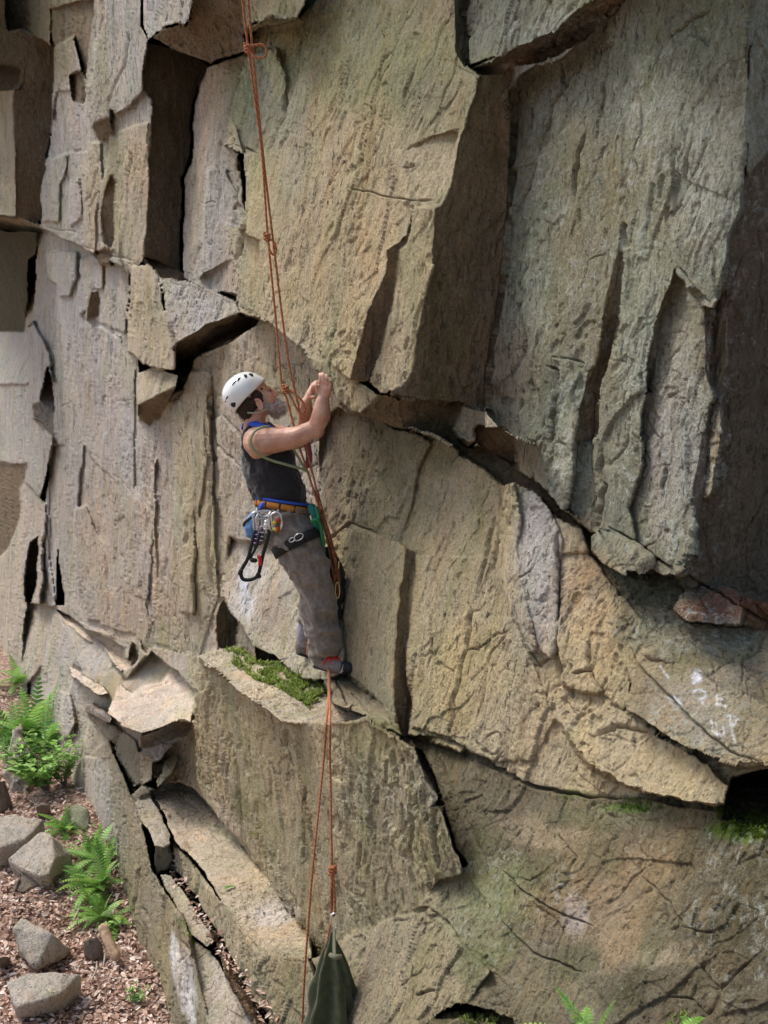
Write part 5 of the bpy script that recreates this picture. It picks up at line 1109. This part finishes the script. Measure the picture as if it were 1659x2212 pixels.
# shoes
M_SHOE = simple('dark_rubber', (.02, .024, .032), .55, nscale=60, namt=.3); M_SHOEU = simple('grey_suede', (.20, .165, .15), .85, nscale=80, namt=.2); M_RED = simple('red_lace', (.55, .05, .03), .6)
def shoe(heel, ball_, toe, lab=None, laces=True):
    bm = bmesh.new(); stube(bm, [heel + UPV * .05, heel + UPV * .012, heel.lerp(ball_, .5) + UPV * .006, ball_, toe], [.036, .038, .040, .040, .026], 18, 5)
    o = link('shoe', fuse(bm, .005, 2), M_SHOEU, person)
    if lab: o['label'] = lab
    bm = bmesh.new(); stube(bm, [heel.lerp(toe, .60) - UPV * .004, ball_.lerp(toe, .3) - UPV * .002, toe + (toe - ball_) * .15], [.0405, .0415, .026], 18, 5)
    tube(bm, [heel - UPV * .022 + (heel - toe) * .16, heel.lerp(toe, .3) - UPV * .030, heel.lerp(toe, .7) - UPV * .034], [(.03, .012), (.036, .012), (.036, .012)], 14, ax=LAT)
    link('rubber_toe', fuse(bm, .005, 1), M_SHOE, o)
    if laces:
        bm = bmesh.new(); d_ = (toe - heel).normalized(); s_ = d_.cross(UPV).normalized(); up_ = s_.cross(d_)
        for k in range(6):
            f_ = .30 + .07 * k; c_ = heel.lerp(toe, f_) + up_ * .004; R0 = .046 - .002 * k
            sv = s_ if s_.y < 0 else -s_
            arc = [c_ + up_ * R0 * cos(q) + sv * R0 * sin(q) + d_ * .016 * (q - .5) * (1 if k % 2 else -1) for q in (-.5, -.1, .3, .7, 1.05, 1.35)]
            stube(bm, arc, .0080, 6, 3)
        link('laces', bmme(bm), M_RED, o)
shoe(at(690, 1432, 5.38), at(733, 1441, 5.33), at(757, 1443, 5.33), 'shoe with bright red laces, toe on the rock')
shoe(at(652, 1404, 5.67), at(685, 1410, 5.72), at(704, 1414, 5.74), 'dark heel of the far shoe', laces=False)
bm = bmesh.new(); tube(bm, [at(655, 1352, 5.66), at(653, 1372, 5.66), at(652, 1395, 5.665)], [.042, .036, .034], 14); link('sock', bmme(bm), simple('pale_grey_sock', (.34, .32, .36), .9, nscale=80), person)
# collar scarf (blue) behind the neck
bm = bmesh.new(); stube(bm, [at(590, 925, 5.36), at(572, 922, 5.35), at(550, 916, 5.38), at(532, 912, 5.44), at(526, 925, 5.47)], [(.013, .010), (.016, .011), (.022, .012), (.022, .012), (.02, .01)], 10, 4)
link('neck_scarf', bmme(bm), M_BLUE, person)
# pale green sling over the shoulder
bm = bmesh.new(); cen = at(580, 985, 5.47)
nf_ = lambda p: (p - Vector((cen.x, cen.y, p.z))).normalized() + Vector((0, -.2, .15))
ribbon(bm, [at(582, 921, 5.30), at(566, 923, 5.26), at(550, 932, 5.235), at(541, 950, 5.23), at(546, 968, 5.235), at(560, 982, 5.25), at(585, 994, 5.28), at(620, 1004, 5.30), at(655, 1014, 5.34), at(668, 1022, 5.37)], .014, .002, nf_, 6)
ribbon(bm, [at(630, 965, 5.36), at(646, 990, 5.37), at(660, 1015, 5.38)], .014, .003, (-.3, -1, 0), 4)
link('shoulder_sling', bmme(bm), M_GREENW, person)
# harness: waist belt in orange panels with black bars, blue edge, leg loop
def ring_pts(c, a, b_, n=40, tilt=0.0, a0=0, a1=2 * pi):
    return [c + LAT * a * cos(q) + FW * b_ * sin(q) + UPV * tilt * sin(q) for q in [a0 + (a1 - a0) * k / n for k in range(n + 1)]]
hc = at(611, 1093, 5.47); outw = lambda p: (p - Vector((hc.x, hc.y, p.z)))
bm = bmesh.new(); ribbon(bm, ring_pts(hc, .165, .146, 40, -.028), .046, .010, outw, 2); har = link('harness', bmme(bm), M_BLACKW, person); har['label'] = 'climbing harness with orange waist belt and black leg loops'
bm = bmesh.new()
for k in range(12):
    a0 = 2 * pi * k / 12 + .05; ribbon(bm, ring_pts(hc - UPV * .003, .1695, .1505, 4, -.028, a0, a0 + .46), .032, .003, outw, 2)
link('belt_panel', bmme(bm), M_ORANGE, har)
bm = bmesh.new(); ribbon(bm, ring_pts(hc + UPV * .027, .166, .147, 40, -.024), .014, .012, outw, 2)
ribbon(bm, [at(570, 1086, 5.29), at(562, 1096, 5.30), at(558, 1106, 5.33)], .02, .006, (-.6, -1, 0)); link('belt_edge', bmme(bm), M_BLUE, har)
bm = bmesh.new(); ribbon(bm, ring_pts(hc - UPV * .004, .176, .157, 3, -.028, .75, .98), .040, .006, outw, 2); link('belt_buckle', bmme(bm), M_TEAL, har)
# leg loop round the near thigh
lc = at(643, 1172, 5.38); ldir = (at(679, 1262, 5.35) - at(614, 1130, 5.40)).normalized(); la = LAT - ldir * LAT.dot(ldir); la.normalize(); lb = ldir.cross(la)
bm = bmesh.new(); pts = [lc + la * .141 * cos(q) + lb * .141 * sin(q) + ldir * .0 for q in [2 * pi * k / 32 for k in range(33)]]
ribbon(bm, pts, .056, .010, lambda p: p - lc, 2); ll = link('leg_loop', bmme(bm), M_BLACKW, har)
bm = bmesh.new(); bc = at(645, 1156, 5.215)
for dx in (0, -14): 
    c_ = at(645 + dx, 1160 + (6 if dx else 0), 5.222); r_ = .024 if dx == 0 else .015
    tube(bm, [c_ + Vector((cos(q), .12 * cos(q), .75 * sin(q) + .3 * cos(q))) * r_ for q in [2 * pi * k / 12 for k in range(12)]], .0032, 6, closed=True)
link('leg_buckle', bmme(bm), M_METAL, har)
# dark straps and rope protector bundle in front of the hips
bm = bmesh.new(); stube(bm, [at(672, 1092, 5.36), at(684, 1120, 5.34), at(690, 1160, 5.36), at(700, 1200, 5.42)], [(.028, .016), (.036, .02), (.03, .02), (.02, .012)], 12, 4)
link('tie_in_loop', fuse(bm, .005, 1, lambda co: .005 * fbm(co * 30, 2, 5)), M_TEAL, har)

# ------------------------------------------------------------------ gear hanging from the harness
def biner(name, c, L, W, ang, mat, label, grp=None, yaw=0.0, r_=.0055, cat='carabiner', gate=None):
    bm = bmesh.new(); pts = []
    for q in range(24):
        a = 2 * pi * q / 24; x = W * .5 * cos(a) * (1 + .18 * sin(a)); z = L * .5 * sin(a); x = max(-W * .5, min(W * .5, x * 1.25))
        pts.append(Vector((x * cos(ang) - z * sin(ang), 0, x * sin(ang) + z * cos(ang))))
    rot = Matrix.Rotation(yaw, 3, 'Z'); pts = [Vector(c) + rot @ p for p in pts]
    tube(bm, pts[3:-3] if gate else pts, r_, 8, closed=not gate)
    e = empty(name, Vector(c) - UPV * L / 2); link('body', bmme(bm), mat, e)
    bm = bmesh.new(); tube(bm, [pts[20] if not gate else pts[-4], pts[0], pts[3]], r_ * .85, 8); link('gate', bmme(bm), gate or M_METAL, e)
    return tag(e, label, cat, grp)
G_ = 'carabiners clipped to the harness'
biner('carabiner', at(566, 1112, 5.26), .040, .10, .1, M_METAL, 'wide silver carabiner lying across the gear loop under the orange belt', G_, .3)
biner('carabiner', at(553, 1127, 5.27), .095, .036, 0, M_METAL, 'leftmost silver carabiner hanging in front of the blue chalk bag', G_, .9)
biner('carabiner', at(560, 1131, 5.26), .090, .034, .08, M_METAL, 'slim silver carabiner second from the left on the gear loop', G_, .6)
biner('carabiner', at(587, 1126, 5.24), .098, .036, .0, M_METAL, 'silver carabiner hanging vertically left of the red and yellow taped one', G_, .8)
M_REDT = simple('red_tape', (.50, .03, .02), .5); M_YEL = simple('yellow_tape', (.62, .48, .04), .5)
e = biner('carabiner', at(598, 1126, 5.225), .095, .052, .12, M_METAL, 'silver carabiner with red and yellow tape bands, rightmost on the gear loop', G_, .1)
bm = bmesh.new()
for x, y in ((601, 1124), (601, 1143)): tube(bm, [at(x, y - 3, 5.222), at(x, y + 3, 5.222)], .0095, 10)
link('red_tape', bmme(bm), M_REDT, e)
bm = bmesh.new()
for x, y in ((593, 1129), (595, 1143)): ball(bm, at(x, y, 5.222), .012, None, 10)
link('yellow_tape', bmme(bm), M_YEL, e)
# gear loop (belongs to the harness)
bm = bmesh.new(); stube(bm, [at(555, 1098, 5.32), at(556, 1110, 5.27), at(572, 1116, 5.25), at(592, 1112, 5.24), at(602, 1102, 5.27)], .0055, 8, 4); link('gear_loop', bmme(bm), simple('clear_loop', (.35, .36, .36), .4), har)
# mechanical devices
M_DEV = simple('dark_alloy', (.10, .09, .12), .35, .8, nscale=60, namt=.4)
for i, (x0, y0, x1, y1, lb_) in enumerate([(560, 1146, 552, 1182, 'slim metal cam with purple trigger hanging left under the carabiners'), (566, 1142, 560, 1176, 'dark metal belay tool hanging beside the slim cam'), (578, 1118, 574, 1150, 'silver folded pulley hanging between the carabiners')]):
    e = empty('climbing_device', at(x1, y1, 5.27)); bm = bmesh.new()
    tube(bm, [at(x0, y0, 5.26), at((x0 + x1) / 2, (y0 + y1) / 2, 5.25), at(x1, y1, 5.26)], [(.010, .007), (.018, .010), (.012, .008)], 12, ax=(1, 0, 0)); link('body', bmme(bm), M_DEV if i < 2 else M_METAL, e)
    bm = bmesh.new()
    for t_ in (.25, .5, .75): 
        c_ = at(x0 + (x1 - x0) * t_, y0 + (y1 - y0) * t_, 5.236); tube(bm, [c_ - Vector((.014, 0, 0)), c_ + Vector((.014, 0, 0))], .0035, 6)
    tube(bm, [at(x0, y0, 5.255) + Vector((cos(q) * .012, 0, sin(q) * .014)) for q in [2 * pi * k / 10 for k in range(10)]], .003, 6, closed=True)
    link('trigger', bmme(bm), simple('purple_anodised', (.35, .22, .42), .35, .6) if i == 0 else M_METAL, e); tag(e, lb_, 'climbing gear', 'metal climbing devices hanging from the harness')
# black sling ladder loop
e = empty('aid_sling', at(530, 1252, 5.25)); bm = bmesh.new()
ribbon(bm, [at(552, 1146, 5.24), at(544, 1175, 5.24), at(536, 1205, 5.24), at(527, 1222, 5.245), at(520, 1236, 5.25), at(525, 1251, 5.25), at(542, 1252, 5.25), at(556, 1244, 5.245), at(563, 1222, 5.24), at(569, 1195, 5.23), at(577, 1168, 5.23), at(582, 1144, 5.235)], .019, .005, (0, -1, .1), 5)
ribbon(bm, [at(562, 1150, 5.23), at(554, 1180, 5.235), at(542, 1205, 5.24), at(546, 1213, 5.24), at(556, 1210, 5.24)], .013, .004, (0, -1, .1), 4)
link('webbing', bmme(bm), M_BLACKW, e)
bm = bmesh.new()
for x, y, x2, y2 in ((521, 1232, 518, 1240), (556, 1240, 561, 1246), (543, 1209, 553, 1211)): tube(bm, [at(x, y, 5.235), at(x2, y2, 5.235)], .012, 8)
link('knot', bmme(bm), M_BLACKW, e)
bm = bmesh.new(); ribbon(bm, [at(556, 1203, 5.232), at(561, 1205, 5.225), at(562, 1222, 5.228)], .020, .005, (0, -1, .1), 4); link('red_patch', bmme(bm), M_REDT, e)
tag(e, 'long black webbing loop with a red patch hanging behind the climber', 'sling')
# chalk bag
e = empty('chalk_bag', at(540, 1166, 5.36)); bm = bmesh.new()
tube(bm, [at(556, 1114, 5.38), at(552, 1124, 5.38), at(548, 1140, 5.38), at(549, 1153, 5.38), at(553, 1162, 5.38)], [(.040, .036), (.050, .045), (.053, .05), (.044, .044), (.026, .026)], 20)
link('bag', fuse(bm, .005, 1, lambda co: .004 * fbm(co * 30, 2, 9)), simple('blue_nylon', (.10, .24, .50), .6, nscale=30, namt=.3), e)
bm = bmesh.new(); stube(bm, [at(563, 1100, 5.30), at(550, 1112, 5.29), at(530, 1128, 5.31), at(527, 1135, 5.34)], .008, 8, 4); link('cord', bmme(bm), M_BLACKW, e)
tag(e, 'small blue chalk bag hanging at the back of the harness', 'chalk bag')
# green cord knot in front
bm = bmesh.new(); stube(bm, [at(682, 1096, 5.33), at(688, 1118, 5.31), at(682, 1128, 5.29), at(674, 1126, 5.28), at(684, 1122, 5.27), at(692, 1135, 5.30), at(696, 1160, 5.32), at(699, 1180, 5.34)], .009, 8, 5)
tag(link('green_cord', bmme(bm), simple('green_cord', (.02, .22, .09), .6)), 'bright green cord knotted at the front of the harness', 'cord')

# ------------------------------------------------------------------ ropes
m, t, b = newmat('orange_rope'); tc = t.nodes.new('ShaderNodeTexCoord'); wv = t.nodes.new('ShaderNodeTexWave'); wv.inputs['Scale'].default_value = 22; wv.inputs['Distortion'].default_value = 1.5
mp = nd(t, 'ShaderNodeMapping'); mp.inputs['Rotation'].default_value = (.6, .8, 0); t.links.new(tc.outputs['Object'], mp.inputs[0]); t.links.new(mp.outputs[0], wv.inputs['Vector'])
n1 = noise(t, tc.outputs['Object'], 60, 3); c = mixc(t, wv.outputs['Fac'], (.26, .09, .04), (.50, .19, .08)); c = mixc(t, ramp(t, n1, .62, .7), c, (.10, .04, .03)); t.links.new(c, b.inputs['Base Color']); b.inputs['Roughness'].default_value = .8
M_ROPE = m
def knot(bm, c, r_, rr, ax=UPV, turns=3):
    ax = Vector(ax).normalized(); a = ax.orthogonal().normalized(); b_ = ax.cross(a); n = 14 * turns
    tube(bm, [Vector(c) + a * r_ * cos(2 * pi * k / 14) + b_ * r_ * sin(2 * pi * k / 14) + ax * ((k / n - .5) * rr * 2 * turns * .95) for k in range(n)], rr, 8)
def loop(bm, pts, rr): tube(bm, spline(pts, 8), rr, 8)
RR = .0057
bm = bmesh.new()
stube(bm, [at(521, -60, 4.86), at(524, 0, 4.90), at(542, 150, 5.0), at(564, 314, 5.1), at(573, 436, 5.14), at(578, 505, 5.16), at(595, 682, 5.22), at(609, 832, 5.26), at(619, 860, 5.27), at(633, 913, 5.32), at(645, 960, 5.36), at(668, 1030, 5.36), at(688, 1095, 5.30)], RR, 8, 5)
stube(bm, [at(532, -60, 4.87), at(536, 0, 4.91), at(552, 175, 5.02), at(570, 349, 5.12), at(582, 454, 5.15), at(597, 579, 5.19), at(605, 647, 5.21), at(623, 780, 5.25), at(644, 874, 5.28), at(653, 920, 5.32), at(666, 985, 5.35), at(682, 1050, 5.34), at(694, 1100, 5.30)], RR, 8, 5)
R1 = empty('climbing_rope', at(690, 1460, 5.3))
link('strand', bmme(bm), M_ROPE, R1)
for (x, y, Y, lp) in [(535, 105, 4.95, [(537, 100), (552, 97), (566, 96), (575, 106), (572, 122), (556, 125), (543, 116)]),
                      (577, 512, 5.14, [(580, 514), (592, 524), (597, 540), (591, 550), (583, 542), (580, 524)]),
                      (617, 841, 5.23, [(620, 842), (634, 848), (652, 866), (659, 882), (654, 892), (644, 888), (634, 868), (624, 850)])]:
    bm = bmesh.new(); knot(bm, at(x, y, Y), .013, .0072, at(x + 3, y + 30, Y) - at(x, y, Y), 3); loop(bm, [at(a, b_, Y - .01) for a, b_ in lp], RR)
    link('knot', bmme(bm), M_ROPE, R1)
# rope stacked and drooping in front of the thighs
bm = bmesh.new(); r = random.Random(12)
for k in range(6):
    o_ = r.uniform(-5, 9); y2 = r.uniform(1210, 1300)
    stube(bm, [at(684 + r.uniform(-5, 6), 1060, 5.33 + r.uniform(-.03, .03)), at(697 + o_, 1120, 5.33), at(712 + o_, 1170, 5.35 + r.uniform(-.03, .05)), at(726 + o_, y2 - 30, 5.38 + r.uniform(-.03, .05)), at(728 + o_, y2, 5.39 + r.uniform(-.03, .04)), at(720 + o_ * .5, y2 + 50, 5.40), at(712 + r.uniform(-3, 3), 1380, 5.42), at(709, 1440, 5.36)], RR, 7, 4)
o = link('rope_bight', bmme(bm), simple('brown_rope', (.20, .075, .035), .85, nscale=40, namt=.5), R1); 
bm = bmesh.new()
stube(bm, [at(709, 1438, 5.36), at(710, 1500, 5.0), ath(705, 1558, .53), at(700, 1633, 4.62), at(678, 1849, 4.5), at(667, 1982, 4.5), at(657, 2121, 4.5), at(651, 2260, 4.5)], RR, 8, 6)
stube(bm, [at(711, 1438, 5.36), at(712, 1500, 5.0), ath(713, 1560, .53), at(713, 1633, 4.62), at(715, 1760, 4.55), at(717, 1868, 4.5)], RR, 8, 6)
link('strand', bmme(bm), M_ROPE, R1)
bm = bmesh.new(); knot(bm, at(718, 1880, 4.5), .014, .0078, UPV, 3)
loop(bm, [at(718, 1890, 4.5), at(715, 1930, 4.5), at(716, 1970, 4.5), at(720, 1978, 4.5), at(724, 1970, 4.5), at(723, 1930, 4.5), at(720, 1890, 4.5)], RR)
stube(bm, [at(716, 1892, 4.51), at(717, 1950, 4.51), at(714, 1990, 4.49), at(706, 2040, 4.46), at(700, 2085, 4.44)], RR, 8, 5)
link('knot', bmme(bm), M_ROPE, R1)
tag(R1, 'doubled orange climbing rope with loop knots hanging the height of the cliff', 'rope')
biner('carabiner', at(723, 1990, 4.49), .078, .034, .0, M_METAL, 'steel carabiner clipping the orange rope to the green haul bag', None, .2)
# pink sling and dark pouch in front of the chest / thighs
bm = bmesh.new(); ribbon(bm, [at(662, 955, 5.42), at(668, 985, 5.42), at(664, 1010, 5.42)], .035, .006, (-.2, -1, 0)); tag(link('rock_sling', bmme(bm), simple('dusky_pink_webbing', (.23, .07, .10), .8)), 'dusky pink sling hanging in front of the chest', 'sling')
bm = bmesh.new(); stube(bm, [at(708, 1190, 5.46), at(722, 1225, 5.50), at(726, 1270, 5.52), at(722, 1330, 5.50), at(716, 1390, 5.48)], [(.03, .03), (.05, .04), (.05, .045), (.04, .035), (.02, .02)], 14, 5)
e = empty('gear_pouch', at(716, 1390, 5.48)); link('pouch', fuse(bm, .006, 1, lambda co: .010 * fbm(co * 22, 3, 19)), simple('dark_nylon', (.035, .028, .03), .8, nscale=40, namt=.4), e)
bm = bmesh.new(); tube(bm, [at(729, 1275, 5.36) + Vector((cos(q) * .012, 0, sin(q) * .045)) for q in [2 * pi * k / 14 for k in range(14)]], .004, 6, closed=True); tube(bm, [at(732, 1214, 5.36), at(731, 1228, 5.36)], .005, 6)
link('clip', bmme(bm), simple('brass', (.6, .5, .25), .35, 1.0), e); tag(e, 'dark bundle of gear and slings hanging between the thighs and the rock', 'gear bundle')

# ------------------------------------------------------------------ haul bag
e = empty('haul_bag', at(718, 2330, 4.45)); apex = at(717, 2012, 4.46)
bm = bmesh.new(); NA = 72; prof = [(0, .010), (.06, .020), (.14, .052), (.24, .088), (.36, .118), (.5, .142), (.66, .158), (.82, .165), (1.0, .165), (1.15, .14), (1.22, .06)]
H_ = .66; bc = []
for (t_, r_) in [(a + (b_ - a) * k / 5, ra + (rb - ra) * k / 5) for (a, ra), (b_, rb) in zip(prof[:-1], prof[1:]) for k in range(5)] + [prof[-1]]:
    row = []
    for k in range(NA):
        a = 2 * pi * k / NA; r__ = 0; fold = (.5 + .5 * cos(a * 9 + 2.2 * sin(a * 2 + .6) + t_ * 2.5 * sin(a * 3))) ** 1.5; bulge = float(fbm(np.array([cos(a) * 1.6, sin(a) * 1.6, t_ * 3.2]), 2, 801))
        dep = .42 * min(1, t_ * 6) * (1 - .75 * min(1, t_ * .95)); rr = r_ * (1 - dep * (1 - fold)) * (1 + .06 * sin(a * 2 + 1)) * (1 + .32 * bulge * min(1, t_ * 4))
        row.append(bm.verts.new(apex + Vector((cos(a) * rr * (.80 + .14 * t_ + .05 * sin(t_ * 9 + 1)) + .012 * t_ + .02 * t_ * t_, sin(a) * rr * .75, -t_ * H_))))
    bc.append(row)
for i in range(len(bc) - 1):
    for k in range(NA): bm.faces.new((bc[i][k], bc[i][(k + 1) % NA], bc[i + 1][(k + 1) % NA], bc[i + 1][k]))
bm.faces.new(bc[-1]); bm.faces.new(bc[0])
M_BAG = simple('dark_green_canvas', (.045, .056, .022), .85, nscale=30, namt=.3, bump=.2, sheen=.3)
link('bag_body', bmme(bm), M_BAG, e)
bm = bmesh.new(); stube(bm, [at(722, 2006, 4.45), at(722, 2040, 4.40), at(723, 2065, 4.36)], [(.010, .005), (.012, .006), (.012, .007)], 8, 4); tube(bm, [at(712, 2062, 4.36), at(724, 2068, 4.34), at(738, 2066, 4.36)], [(.010, .006), (.014, .01), (.009, .006)], 10)
link('drawstring_tab', bmme(bm), simple('olive_strap', (.14, .14, .09), .8), e)
tag(e, 'dark green canvas haul bag gathered at the top, hanging on the orange rope', 'haul bag')
